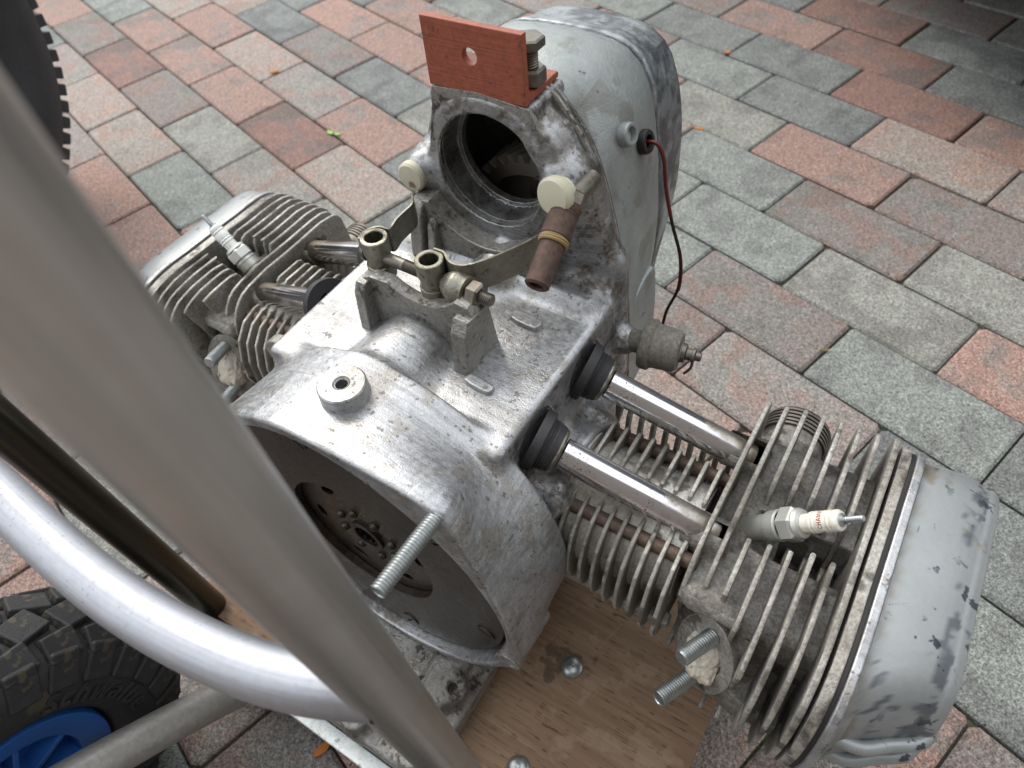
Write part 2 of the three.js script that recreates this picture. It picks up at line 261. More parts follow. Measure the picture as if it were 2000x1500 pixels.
function rod(a, b, r, r2 = r, ch = 0.0008, seg = 24) { const L = a.distanceTo(b); ch = Math.min(ch, r * 0.6, r2 * 0.6); return lat([[0, 0], [r - ch, 0], [r, ch], [r2, L - ch], [r2 - ch, L], [0, L]], a, b, seg); }
function pipe(a, b, r, ri, ch = 0.0006, seg = 28) { const L = a.distanceTo(b); return lat([[ri, L * 0.9], [ri, ch], [ri + ch, 0], [r - ch, 0], [r, ch], [r, L - ch], [r - ch, L], [ri + ch, L], [ri, L - ch], [ri, 0.001]], a, b, seg); }
function thread(a, b, r, pitch = 0.0012, seg = 20) { const L = a.distanceTo(b), p = [[0, 0], [r * 0.8, 0]], n = Math.round(L / pitch); for (let i = 0; i < n; i++) { p.push([r * 0.86, i * pitch + pitch * 0.1], [r, i * pitch + pitch * 0.45], [r, i * pitch + pitch * 0.6], [r * 0.86, i * pitch + pitch * 0.98]); } p.push([r * 0.8, L], [0, L]); return lat(p, a, b, seg); }
function hexN(a, b, r, hole = 0) { // hexagonal nut with chamfered corners
  const L = a.distanceTo(b), g0 = lat([[hole, 0], [r * 0.86, 0], [r, L * 0.14], [r, L * 0.86], [r * 0.86, L], [hole, L], ...(hole ? [[hole, 0]] : [])], V(0, 0, 0), V(0, 1, 0), 6); g0.deleteAttribute('normal'); g0.computeVertexNormals(); return X4(g0, alignY(a, b));
}
function poly(pts) { const s = new THREE.Shape(); pts.forEach((p, i) => i ? s.lineTo(p[0], p[1]) : s.moveTo(p[0], p[1])); s.closePath(); return s; }
function smooth(pts, n = 4, closed = true) { const c = new THREE.CatmullRomCurve3(pts.map(p => V(p[0], p[1], 0)), closed, 'centripetal'); return c.getPoints(pts.length * n).slice(0, closed ? -1 : undefined).map(p => [p.x, p.y]); }
function extZ(shape, z0, z1, bev = 0.0008, seg = 2, cseg = 6) { const d = z1 - z0 - 2 * bev; const g = new THREE.ExtrudeGeometry(shape, { depth: d, bevelEnabled: bev > 0, bevelThickness: bev, bevelSize: bev, bevelOffset: -bev, bevelSegments: seg, curveSegments: cseg }); return T(g, 0, 0, z0 + bev); }
const toX = new THREE.Matrix4().makeBasis(V(0, 0, -1), V(0, 1, 0), V(1, 0, 0));
function extX(ptsZY, x0, x1, bev = 0.0008, holes = [], seg = 2) { const s = poly(ptsZY.map(([z, y]) => [-z, y])); for (const h of holes) s.holes.push(poly(h.map(([z, y]) => [-z, y]))); return X4(extZ(s, x0, x1, bev, seg), toX); }
const toY = new THREE.Matrix4().makeBasis(V(1, 0, 0), V(0, 0, -1), V(0, 1, 0));
function extY(ptsXZ, y0, y1, bev = 0.0008, holes = []) { const s = poly(ptsXZ.map(([x, z]) => [x, -z])); for (const h of holes) s.holes.push(poly(h.map(([x, z]) => [x, -z]))); return X4(extZ(s, y0, y1, bev), toY); }
const circ = (cx, cy, r, n = 24, a0 = 0, a1 = 2 * Math.PI) => Array.from({ length: n }, (_, i) => { const a = a0 + (a1 - a0) * i / (a1 - a0 > 6.2 ? n : n - 1); return [cx + r * Math.cos(a), cy + r * Math.sin(a)]; });
function tube(pts, r, seg = 40, rad = 14, closed = false, uTile = 0.25) {
  const c = new THREE.CatmullRomCurve3(pts, closed, 'centripetal'), g = new THREE.TubeGeometry(c, seg, r, rad, closed).toNonIndexed(), uv = g.attributes.uv, L = c.getLength();
  for (let i = 0; i < uv.count; i++) { const u = uv.getX(i), v = uv.getY(i); uv.setXY(i, u * L / uTile, v * 2 * Math.PI * r / uTile); }
  return g;
}
function loft(rings, cap0 = false, cap1 = true) { // rings: arrays of Vector3 of equal length; smooth along, welded
  const n = rings[0].length, m = rings.length, pos = [], idx = [];
  for (const r of rings) for (const p of r) pos.push(p.x, p.y, p.z);
  for (let j = 0; j < m - 1; j++) for (let i = 0; i < n; i++) { const a = j * n + i, b = j * n + (i + 1) % n, c = a + n, d = b + n; idx.push(a, b, c, b, d, c); }
  const cap = (j, flip) => { const c = V(0, 0, 0); rings[j].forEach(p => c.add(p)); c.multiplyScalar(1 / n); const k = pos.length / 3; pos.push(c.x, c.y, c.z); for (let i = 0; i < n; i++) { const a = j * n + i, b = j * n + (i + 1) % n; flip ? idx.push(k, b, a) : idx.push(k, a, b); } };
  if (cap0) cap(0, true); if (cap1) cap(m - 1, false);
  const g = new THREE.BufferGeometry(); g.setAttribute('position', new THREE.Float32BufferAttribute(pos, 3)); g.setIndex(idx); g.computeVertexNormals(); return g;
}
function ensureOut(g) { // flip a closed surface if it is inside out
  const h = g.index ? g.toNonIndexed() : g, p = h.attributes.position; let vol = 0; const a = V(), b = V(), c = V();
  for (let t = 0; t < p.count; t += 3) { a.fromBufferAttribute(p, t); b.fromBufferAttribute(p, t + 1); c.fromBufferAttribute(p, t + 2); vol += a.dot(b.cross(c)); }
  if (vol < 0) { if (g.index) { const ix = g.index.array; for (let t = 0; t < ix.length; t += 3) { const q = ix[t + 1]; ix[t + 1] = ix[t + 2]; ix[t + 2] = q; } g.computeVertexNormals(); } }
  return g;
}

// --- signed-distance castings, meshed with surface nets
const smin = (a, b, k) => { const h = Math.max(k - Math.abs(a - b), 0) / k; return Math.min(a, b) - h * h * k * 0.25; };
const smax = (a, b, k) => -smin(-a, -b, k);
const sdBox = (x, y, z, hx, hy, hz, r) => { const qx = Math.abs(x) - hx + r, qy = Math.abs(y) - hy + r, qz = Math.abs(z) - hz + r; return Math.hypot(Math.max(qx, 0), Math.max(qy, 0), Math.max(qz, 0)) + Math.min(Math.max(qx, qy, qz), 0) - r; };
const sdCyl = (d, a, r, h, rr) => { const qx = d - r + rr, qy = Math.abs(a) - h + rr; return Math.hypot(Math.max(qx, 0), Math.max(qy, 0)) + Math.min(Math.max(qx, qy), 0) - rr; }; // d radial, a axial
const sdCap = (px, py, pz, ax, ay, az, bx_, by, bz, r0, r1 = r0) => { const dx = bx_ - ax, dy = by - ay, dz = bz - az, qx = px - ax, qy = py - ay, qz = pz - az; const t = clamp((qx * dx + qy * dy + qz * dz) / (dx * dx + dy * dy + dz * dz)); return Math.hypot(qx - dx * t, qy - dy * t, qz - dz * t) - r0 - (r1 - r0) * t; };
function sdPoly(pts, x, y) { let d = 1e9, s = 1; for (let i = 0, j = pts.length - 1; i < pts.length; j = i++) { const ex = pts[j][0] - pts[i][0], ey = pts[j][1] - pts[i][1], wx = x - pts[i][0], wy = y - pts[i][1]; const t = clamp((wx * ex + wy * ey) / (ex * ex + ey * ey)); const bx_ = wx - ex * t, by = wy - ey * t; d = Math.min(d, bx_ * bx_ + by * by); const c1 = y >= pts[i][1], c2 = y < pts[j][1], c3 = ex * wy > ey * wx; if ((c1 && c2 && c3) || (!c1 && !c2 && !c3)) s = -s; } return s * Math.sqrt(d); }
const ext2 = (d2, z, z0, z1, r = 0.002) => { const qx = d2 + r, qy = Math.abs(z - (z0 + z1) / 2) - (z1 - z0) / 2 + r; return Math.hypot(Math.max(qx, 0), Math.max(qy, 0)) + Math.min(Math.max(qx, qy), 0) - r; };
function surface(f, lo, hi, h) {
  const nx = Math.ceil((hi[0] - lo[0]) / h) + 1, ny = Math.ceil((hi[1] - lo[1]) / h) + 1, nz = Math.ceil((hi[2] - lo[2]) / h) + 1;
  const val = new Float32Array(nx * ny * nz), id = (i, j, k) => (k * ny + j) * nx + i;
  // coarse skip: evaluate every 4th sample first, fill far cells with the coarse value
  const S = 4;
  for (let k0 = 0; k0 < nz; k0 += S) for (let j0 = 0; j0 < ny; j0 += S) for (let i0 = 0; i0 < nx; i0 += S) {
    const c = f(lo[0] + (i0 + 1.5) * h, lo[1] + (j0 + 1.5) * h, lo[2] + (k0 + 1.5) * h), far = Math.abs(c) > h * 7;
    for (let k = k0; k < Math.min(nz, k0 + S); k++) for (let j = j0; j < Math.min(ny, j0 + S); j++) for (let i = i0; i < Math.min(nx, i0 + S); i++) val[id(i, j, k)] = far ? c : f(lo[0] + i * h, lo[1] + j * h, lo[2] + k * h);
  }
  const vid = new Int32Array(nx * ny * nz).fill(-1), pos = [];
  for (let k = 0; k < nz - 1; k++) for (let j = 0; j < ny - 1; j++) for (let i = 0; i < nx - 1; i++) {
    const a = id(i, j, k); let m = 0; const c = [a, a + 1, a + nx, a + nx + 1, a + nx * ny, a + nx * ny + 1, a + nx * ny + nx, a + nx * ny + nx + 1];
    for (let q = 0; q < 8; q++) if (val[c[q]] < 0) m++;
    if (m === 0 || m === 8) continue;
    let sx = 0, sy = 0, sz = 0, n = 0;
    for (let q = 0; q < 8; q++) for (const b of [1, 2, 4]) if (!(q & b)) { const v0 = val[c[q]], v1 = val[c[q | b]]; if ((v0 < 0) !== (v1 < 0)) { const t = v0 / (v0 - v1); sx += (q & 1) + (b === 1 ? t : 0); sy += ((q >> 1) & 1) + (b === 2 ? t : 0); sz += ((q >> 2) & 1) + (b === 4 ? t : 0); n++; } }
    vid[a] = pos.length / 3; pos.push(lo[0] + (i + sx / n) * h, lo[1] + (j + sy / n) * h, lo[2] + (k + sz / n) * h);
  }
  const idx = [], sxy = nx * ny;
  const quad = (a, b, c, d, flip) => { if (a < 0 || b < 0 || c < 0 || d < 0) return; flip ? idx.push(a, b, c, a, c, d) : idx.push(a, c, b, a, d, c); };
  for (let k = 1; k < nz - 1; k++) for (let j = 1; j < ny - 1; j++) for (let i = 1; i < nx - 1; i++) {
    const a = id(i, j, k), s = val[a] < 0;
    if (s !== (val[a + 1] < 0)) quad(vid[a - nx - sxy], vid[a - sxy], vid[a], vid[a - nx], s);
    if (s !== (val[a + nx] < 0)) quad(vid[a - 1 - sxy], vid[a - 1], vid[a], vid[a - sxy], s);
    if (s !== (val[a + sxy] < 0)) quad(vid[a - 1 - nx], vid[a - nx], vid[a], vid[a - 1], s);
  }
  const P = new Float32Array(pos), Nn = new Float32Array(pos.length), e = h * 0.35;
  for (let v = 0; v < P.length; v += 3) {
    let x = P[v], y = P[v + 1], z = P[v + 2], gx, gy, gz, l;
    for (let it = 0; it < 2; it++) {
      gx = f(x + e, y, z) - f(x - e, y, z); gy = f(x, y + e, z) - f(x, y - e, z); gz = f(x, y, z + e) - f(x, y, z - e); l = Math.hypot(gx, gy, gz) || 1;
      if (!it) { const d = clamp(f(x, y, z), -h, h) * 0.9; x -= gx / l * d; y -= gy / l * d; z -= gz / l * d; }
    }
    P[v] = x; P[v + 1] = y; P[v + 2] = z; Nn[v] = gx / l; Nn[v + 1] = gy / l; Nn[v + 2] = gz / l;
  }
  const g = new THREE.BufferGeometry(); g.setAttribute('position', new THREE.BufferAttribute(P, 3)); g.setAttribute('normal', new THREE.BufferAttribute(Nn, 3)); g.setIndex(idx); return g;
}
function stain(g, fn) { const p = g.attributes.position, n = g.attributes.normal, c = new Float32Array(p.count * 3); for (let i = 0; i < p.count; i++) { const r = fn(p.getX(i), p.getY(i), p.getZ(i), n.getX(i), n.getY(i), n.getZ(i)); c[i * 3] = r[0]; c[i * 3 + 1] = r[1]; c[i * 3 + 2] = r[2]; } g.setAttribute('color', new THREE.BufferAttribute(c, 3)); return g; }
// ---------------------------------------------------------------- ground: block paving in running bond on a sand bed
const BU = V(0.955, 0, 0.2958), BV = V(-0.2958, 0, 0.955), BO = V(-0.109, 0, -1.176);
const gpos = (u, v, y = 0) => BO.clone().addScaledVector(BU, u * 0.1).addScaledVector(BV, v * 0.1004).setY(y);
camera.updateMatrixWorld(); camera.updateProjectionMatrix();
const proj = p => p.clone().project(camera);
{
  const pave = thing('pavement', V(0, 0, 0), 'block paving of red and grey concrete bricks laid in running bond', null, null, 'structure');
  const bed = new THREE.PlaneGeometry(300, 300); bed.rotateX(-Math.PI / 2); T(bed, 0, -0.0075, 0);
  const buv = bed.attributes.uv; for (let i = 0; i < buv.count; i++) buv.setXY(i, buv.getX(i) * 750, buv.getY(i) * 750);
  const bm = new THREE.Mesh(bed, M.sand); bm.name = 'sand_bed'; bm.receiveShadow = true; pave.add(bm);
  // paver shapes: bevelled top edges, slightly rounded corners
  const L = 0.0987, D = 0.0489, B = 0.003, variants = [];
  for (let v = 0; v < 10; v++) {
    const q4 = [0, 1, 2, 3].map(() => 0.006 * rnd() ** 4), ring = (ex, ez, y, cr0) => { const o = []; for (const [sx, sz, a, cq] of [[1, 1, 0, q4[0]], [-1, 1, 1, q4[1]], [-1, -1, 2, q4[2]], [1, -1, 3, q4[3]]]) { const cr = cr0 + cq; const cx = sx * (ex - cr), cz = sz * (ez - cr); for (const t of [0.12, 0.88]) { const th = (a + t) * Math.PI / 2; o.push(V(cx + cr * Math.cos(th), y, cz + cr * Math.sin(th))); } } return o; };
    const j = () => (rnd() - 0.5) * 0.0007;
    const r0 = ring(L - B, D - B, 0, 0.002), r1 = ring(L, D, -B * 0.75 + j(), 0.004), r2 = ring(L, D, -0.03, 0.004), pos = [];
    const tri = (a, b, c) => pos.push(a, b, c);
    for (let i = 1; i < 7; i++) tri(r0[0], r0[i + 1], r0[i]);
    for (const [p, q] of [[r0, r1], [r1, r2]]) for (let i = 0; i < 8; i++) { const k = (i + 1) % 8; tri(p[i], p[k], q[i]); tri(p[k], q[k], q[i]); }
    const g = new THREE.BufferGeometry().setFromPoints(pos); g.computeVertexNormals(); boxUV(g, 0.4, rnd(), rnd()); variants.push(g);
  }
  const bricks = [], far = [];
  for (let v = -60; v < 34; v++) for (let u = -64; u < 44; u++) {
    if (((u - v) % 2 + 2) % 2) continue;
    const c = gpos(u + 1, v + 0.5), q = proj(c), d = c.distanceTo(CAM);
    const inFront = c.clone().sub(CAM).dot(camera.getWorldDirection(V())) > 0.05;
    let vis = false;
    if (inFront) for (const [a, b] of [[0, 0], [2, 0], [0, 1], [2, 1], [1, .5]]) { const e = proj(gpos(u + a, v + b)); if (Math.abs(e.x) < 1.03 && Math.abs(e.y) < 1.03 && e.z < 1) vis = true; }
    (vis ? bricks : far).push([u, v, d]);
  }
  const kindOf = (u, v) => { const s = Math.sin(u * 127.1 + v * 311.7) * 43758.5453, r = s - Math.floor(s); return r < 0.36 ? 0 : r < 0.7 ? 1 : 2; };
  // body colours read from the photograph, by course and stretcher
  const seen = { '3,4': 0, '4,5': 0, '1,4': 2, '2,3': 2, '4,3': 2, '0,3': 1, '0,1': 0, '1,2': 0, '3,2': 1, '2,1': 2, '-1,2': 1, '-2,1': 1, '0,-1': 0, '-1,0': 1, '1,0': 0, '2,-1': 2, '3,0': 0, '4,1': 1, '5,4': 2, '6,5': 0, '2,5': 2, '3,6': 2, '5,6': 1, '1,6': 1, '7,6': 1, '7,8': 0, '6,7': 2, '-5,6': 2, '-4,7': 0, '-6,5': 1, '-6,7': 2, '-5,4': 0, '-4,5': 2, '-3,6': 2, '-8,7': 0, '-10,9': 1, '-9,8': 1, '-12,9': 2, '-8,9': 2, '-7,8': 2, '-9,10': 0, '-11,8': 0, '-12,7': 1, '-10,7': 2, '-7,10': 0, '-6,9': 1, '-7,6': 1, '-8,5': 1, '-4,3': 2, '-6,3': 0 };
  const place = ([u, v]) => {
    const k = seen[u + ',' + v] ?? kindOf(u, v), m = M.pavers[k * 3 + Math.floor(rnd() * 3)], g = variants[Math.floor(rnd() * 10)];
    const p = gpos(u + 1 + (rnd() - 0.5) * 0.012, v + 0.5 + (rnd() - 0.5) * 0.008, (rnd() - 0.5) * 0.0026);
    return { m, g, p, ry: -Math.atan2(BU.z, BU.x) + (rnd() - 0.5) * 0.006 + (rnd() < 0.5 ? Math.PI : 0), rx: (rnd() - 0.5) * 0.007, rz: (rnd() - 0.5) * 0.005 };
  };
  bricks.sort((a, b) => a[2] - b[2]);
  bricks.slice(0, 300).forEach(b => { const q = place(b), o = new THREE.Mesh(q.g, q.m); o.name = 'paver'; o.position.copy(q.p); o.rotation.set(q.rx, q.ry, q.rz, 'YXZ'); o.receiveShadow = o.castShadow = true; pave.add(o); });
  const rest = [...bricks.slice(300), ...far], by = {}; rest.forEach(b => { const q = place(b); (by[M.pavers.indexOf(q.m)] ??= []).push(q); });
  for (const k in by) {
    const im = new THREE.InstancedMesh(variants[k % 10], M.pavers[k], by[k].length), o = new THREE.Object3D(); im.name = 'paver_field'; im.userData.kind = 'stuff'; im.receiveShadow = true;
    by[k].forEach((q, i) => { o.position.copy(q.p); o.rotation.set(q.rx, q.ry, q.rz, 'YXZ'); o.updateMatrix(); im.setMatrixAt(i, o.matrix); }); pave.add(im);
  }
  console.log('pavers', bricks.length, 'field', rest.length);
}
// ---------------------------------------------------------------- the engine. Its parts are laid out in an engine frame (x right, y up, z to the clutch side, origin on the crank axis), true scale K
const K = 0.82, TILT = -2 * Math.PI / 180, ORG = V(0, 0.22164, 0), BASE = 0.2; // rests 0.2 below the crank axis
const engPos = ORG.clone().add(V(0, -BASE * K, 0).applyAxisAngle(V(1, 0, 0), TILT));
const engine = thing('motorcycle_engine', engPos, 'old dismantled flat-twin motorcycle engine of grey cast metal standing on a plywood board', 'engine');
engine.rotation.x = TILT;
const EM = new THREE.Matrix4().makeScale(K, K, K).multiply(new THREE.Matrix4().makeTranslation(0, BASE, 0));
let XF = null; // side transform for the mirrored cylinder
function part(name, geos, mat, parent = engine, label, keepUV) {
  const gs = [geos].flat().map(g => { g = prep(g, keepUV); if (XF) XF(g); g.applyMatrix4(EM); return g; });
  const m = new THREE.Mesh(merge(gs), mat); m.name = name; m.castShadow = m.receiveShadow = true; if (label) m.userData.label = label; parent.add(m); return m;
}
const holder = (name, parent = engine, label) => { const g = new THREE.Group(); g.name = name; if (label) g.userData.label = label; parent.add(g); return g; };
const ePoint = (x, y, z) => V(x, y, z).multiplyScalar(K).applyAxisAngle(V(1, 0, 0), TILT).add(ORG);

// outline of the timing end, right half then mirrored
const halfT = [[0.0, 0.262], [0.02, 0.2615], [0.036, 0.2555], [0.05, 0.241], [0.065, 0.219], [0.077, 0.187], [0.086, 0.153], [0.094, 0.115], [0.1, 0.076], [0.1025, 0.03], [0.102, -0.01], [0.1, -0.06], [0.092, -0.115], [0.07, -0.15]];
const outT = smooth([...halfT, [0, -0.155], ...halfT.slice(1).reverse().map(p => [-p[0], p[1]])], 2);
const outB = smooth([[0, 0.1475], [0.05, 0.1485], [0.085, 0.1458], [0.1, 0.1415], [0.109, 0.133], [0.117, 0.116], [0.128, 0.087], [0.139, 0.05], [0.1465, 0.01], [0.151, -0.015], [0.1525, -0.033], [0.148, -0.047], [0.139, -0.058], [0.126, -0.076], [0.1, -0.106], [0.06, -0.134], [0.02, -0.1445], [-0.02, -0.1455], [-0.06, -0.134], [-0.1, -0.109], [-0.13, -0.072], [-0.146, -0.02], [-0.146, 0.03], [-0.131, 0.07], [-0.106, 0.104], [-0.07, 0.13], [-0.035, 0.1435]], 2);
const ZR = -0.12, ZL = -0.157; // cylinder axes
const grime = (x, y, z, nx, ny, nz, g = 1) => { // oily dirt: dark brown grains and films that sit in patches
  const f = fbm3(x * 38 + 3, y * 38, z * 38, 5), s = fbm3(x * 240, y * 240, z * 240, 3), w = fbm3(x * 14, y * 14 + 8, z * 14, 3);
  let c = [1, 1, 1]; const a = g * sstep(0.0, 0.34, f + 0.75 * s + 0.3 * w);
  c = mix3(c, [0.36, 0.315, 0.26], clamp(a) * 0.85); return mul3(c, 1 + 0.12 * s);
};

{
  // ---- crankcase with bell housing, timing end and generator bed
  const caseF = (x, y, z) => {
    let d = sdBox(x, y - 0.0, z + 0.135, 0.1065, 0.122, 0.085, 0.0055);                         // main box, deck at y .122
    d = Math.max(d, -1);
    const dl = sdBox(x, y + 0.055, z + 0.135, 0.122, 0.10, 0.078, 0.02); d = smin(d, dl, 0.012); // fuller lower case
    const rR = Math.hypot(y, z - ZR), rL = Math.hypot(y, z - ZL);
    d = smin(d, sdCyl(rR, x - 0.066, 0.062, 0.066, 0.004), 0.014); d = smin(d, sdCyl(rL, x + 0.066, 0.062, 0.066, 0.004), 0.014);
    // bosses round the cylinder studs
    for (const sx of [1, -1]) { const zc = sx > 0 ? ZR : ZL; for (const [dz, dy] of [[0.032, 0.036], [-0.042, 0.036]]) d = smin(d, sdCap(x, y, z, sx * 0.1, dy, zc + dz, sx * 0.129, dy, zc + dz, 0.0125), 0.012); }
    // bell housing
    const rb = Math.hypot(x - 0.003, y), bt = y - (0.1482 + 0.24 * (z - 0.018));
    const zs = z + 0.0355 * (y + 0.1); let b = ext2(lerp(sdPoly(outB, x, y), rb - 0.1475, sstep(0.005, -0.05, z)), zs, -0.0575, 0.0195, 0.003); 
    
    d = smin(d, b, 0.007);
    // cam hump between bell and generator bed
    d = smin(d, sdCap(x, y, z, -0.006, 0.106, -0.045, -0.006, 0.107, -0.108, 0.041, 0.036), 0.009);
    // timing end
    let t = ext2(sdPoly(outT, x, y), z, -0.262, -0.238, 0.003);
    t = smin(t, ext2(sdPoly(outT, x * 1.12, (y - 0.05) * 1.12 + 0.05), z, -0.25, -0.226, 0.006), 0.02);
    t = smin(t, sdCyl(Math.hypot(x, y - 0.206), z + 0.243, 0.056, 0.023, 0.003), 0.007);
    t = smin(t, sdBox(x + 0.003, y - 0.215, z + 0.243, 0.043, 0.049, 0.0225, 0.004), 0.007);
    t = smin(t, sdBox(x, y - 0.14, z + 0.24, 0.075, 0.062, 0.0195, 0.012), 0.016);
    t = smin(t, sdCap(x, y, z, 0.062, 0.213, -0.236, 0.093, 0.14, -0.238, 0.012, 0.010), 0.015);
    t = smin(t, sdCap(x, y, z, 0.093, 0.14, -0.238, 0.1, 0.02, -0.238, 0.010), 0.014);
    t = smin(t, sdCap(x, y, z, 0.06, 0.208, -0.245, 0.062, 0.2125, -0.214, 0.0145), 0.012);
    t = smin(t, sdCap(x, y, z, -0.07, 0.187, -0.245, -0.07, 0.187, -0.222, 0.014), 0.012);
    t = smin(t, sdCap(x, y, z, 0.045, 0.236, -0.25, 0.045, 0.236, -0.228, 0.011), 0.014);
    t = smin(t, sdBox(x - 0.004, y - 0.1, z + 0.23, 0.094, 0.032, 0.034, 0.008), 0.012);         // raised ledge at the foot of the timing end
    t = smin(t, sdCap(x, y, z, 0.01, 0.124, -0.206, 0.01, 0.131, -0.222, 0.022, 0.021), 0.005);
    d = smin(d, t, 0.016);
    // upright rib up the right flank
    d = smin(d, sdCap(x, y, z, 0.1, 0.06, -0.205, 0.108, -0.04, -0.205, 0.007), 0.012);
    // sender boss
    d = smin(d, sdCap(x, y, z, 0.085, 0.068, -0.225, 0.112, 0.068, -0.232, 0.0125), 0.01);
    // hollows: clutch bay, generator bore, inside of the timing end, tube seats
    d = smax(d, -Math.max(rb - 0.1385, -(z + 0.045)), 0.002);
    const rg = Math.hypot(x, y - 0.206);
    d = smax(d, -Math.max(rg - 0.0455, -(z + 0.243)), 0.001);
    d = smax(d, -Math.max(rg - 0.0415, -(z + 0.252)), 0.001);
    d = smax(d, -Math.max(ext2(sdPoly(outT, x * 1.14, (y - 0.1) * 1.1 + 0.1), z, -0.3, -0.251, 0.002), -1), 0.002);
    for (const sx of [1, -1]) { const zc = sx > 0 ? ZR : ZL; for (const dz of [0.022, -0.052]) { const py = 0.0855, ax = sx * 0.1165; const rr = Math.hypot((y - py) + (Math.abs(x) - 0.1165) * 0.36, z - (zc + dz) + (Math.abs(x) - 0.1165) * 0.13); d = smax(d, -Math.max(rr - 0.0232, 0.1045 - sx * x), 0.003); } }
    return d;
  };
  const g = surface(caseF, [-0.156, -0.17, -0.268], [0.156, 0.272, 0.026], 0.0019);
  stain(g, (x, y, z, nx, ny, nz) => {
    const top = y > 0.118 && z > -0.2, bell = Math.hypot(x, y) > 0.135 && z > -0.06;
    let w = 0.34; const jd = sdPoly(outT, x, y); if (z < -0.195 && y > 0.1) w = 0.85; if (!top && !bell && Math.abs(x) > 0.1 && y < 0.12) w = 1.05;
    const near = Math.min(1, Math.abs(z + 0.2) / 0.03); if (y > 0.11 && y < 0.15) w += 0.8 * (1 - near);
    if (z < -0.2 && jd > -0.03) w += 0.5 * (1 + jd / 0.03); if (bell && ny > 0.3) w = 0.12; if (y < -0.05) w = 0.9;
    const c = grime(x, y, z, nx, ny, nz, w); return z < -0.2 && y > 0.1 ? mul3(c, 0.8) : c;
  });
  part('crankcase', g, M.castBright);

  // generator bed: two cradles with arched seats and ribbed legs
  const arc = (r, a0, a1, n = 18) => circ(0, 0.206, r, n, a0, a1);
  const D2 = Math.PI / 180, rear = [...arc(0.0458, (180 + 55) * D2, (360 - 42) * D2), [0.0445, 0.174], [0.0485, 0.168], [0.0485, 0.118], [-0.049, 0.112], [-0.053, 0.155], [-0.0505, 0.164], [-0.043, 0.1675]];
  part('generator_cradle', [extZ(poly(rear), -0.126, -0.1155, 0.0007),
    extX([[-0.1105, 0.1635], [-0.106, 0.155], [-0.1015, 0.116], [-0.13, 0.112], [-0.128, 0.1635]], -0.0535, -0.0445, 0.0009),
    extX([[-0.109, 0.168], [-0.1035, 0.158], [-0.0985, 0.116], [-0.142, 0.112], [-0.134, 0.166]], 0.0365, 0.0495, 0.001)], M.castDull);
  const front = [...arc(0.058, (180 + 31) * D2, (360 - 32) * D2), [0.0535, 0.1755], [0.058, 0.171], [0.055, 0.12], [-0.06, 0.12], [-0.0665, 0.155], [-0.0635, 0.1665], [-0.0555, 0.1755]];
  part('generator_cradle', [extZ(poly(front), -0.224, -0.2, 0.0009),
    extX(smooth([[-0.1935, 0.163], [-0.191, 0.15], [-0.1885, 0.12], [-0.205, 0.118], [-0.222, 0.16], [-0.222, 0.173], [-0.21, 0.175], [-0.199, 0.1725]], 3), -0.0672, -0.0545, 0.0018),
    extX(smooth([[-0.196, 0.157], [-0.193, 0.145], [-0.19, 0.12], [-0.205, 0.118], [-0.212, 0.158], [-0.203, 0.162]], 3), -0.0515, -0.0435, 0.0018)], M.castDull);

  // machined face round the generator bore
  { const s = poly(smooth([[-0.0425, 0.2635], [0.0345, 0.2635], [0.0375, 0.2625], [0.0435, 0.25], [0.0505, 0.234], [0.0535, 0.206], [0.051, 0.17], [0.04, 0.155], [0.0, 0.1495], [-0.04, 0.155], [-0.0515, 0.17], [-0.0545, 0.206], [-0.0485, 0.236], [-0.045, 0.25]], 2)); s.holes.push(poly(circ(0, 0.206, 0.0455, 72).reverse())); part('bore_face', extZ(s, -0.2235, -0.2194, 0.0005, 2), M.castDull); }
  // deck furniture: oblong pads and the threaded boss on the bell
  const pad = (x, z, l, w, y0, y1, a) => { const p = smooth([[-l, -w * 0.6], [-l * 0.86, -w], [l * 0.82, -w], [l, -w * 0.6], [l, w * 0.6], [l * 0.82, w], [-l * 0.86, w], [-l, w * 0.6]], 3); const g = extY(p, y0, y1, 0.0016); g.rotateY(a); return T(g, x, 0, z); };
  part('casting_pad', pad(0.061, -0.0965, 0.0115, 0.004, 0.11, 0.1262, -0.1), M.castBright);
  part('casting_pad', pad(0.0575, -0.1665, 0.013, 0.005, 0.11, 0.1262, -0.1), M.castBright);
  part('threaded_boss', [lat([[0, 0], [0.0178, 0], [0.0166, 0.0225], [0.0156, 0.0235], [0.0062, 0.0235], [0.0052, 0.0225], [0.0052, 0.014], [0, 0.013]], V(0.0, 0.1365, -0.031), V(0.0, 0.2, -0.031), 40), pipe(V(0, 0.152, -0.031), V(0, 0.1592, -0.031), 0.0052, 0.0042)], M.castBright);

  // small ear at the left edge of the deck
  part('casting_ear', extZ(poly(smooth([[-0.119, 0.093], [-0.123, 0.104], [-0.118, 0.114], [-0.106, 0.12], [-0.09, 0.115], [-0.09, 0.085], [-0.108, 0.085]], 3)), -0.068, -0.058, 0.0012), M.castDull);

  // ---- sump: pan with a lip and a drilled corner boss
  const pan = (i, r = 0.012) => { const x = 0.1 - i, z0 = -0.235 + i, z1 = 0.113 - i; const o = []; for (const [cx, cz, a] of [[x - r, z1 - r, 0], [-x + r, z1 - r, 1], [-x + r, z0 + r, 2], [x - r, z0 + r, 3]]) for (let k = 0; k <= 4; k++) { const t = (a + k / 4) * Math.PI / 2; o.push([cx + r * Math.cos(t), cz + r * Math.sin(t)]); } return o; };
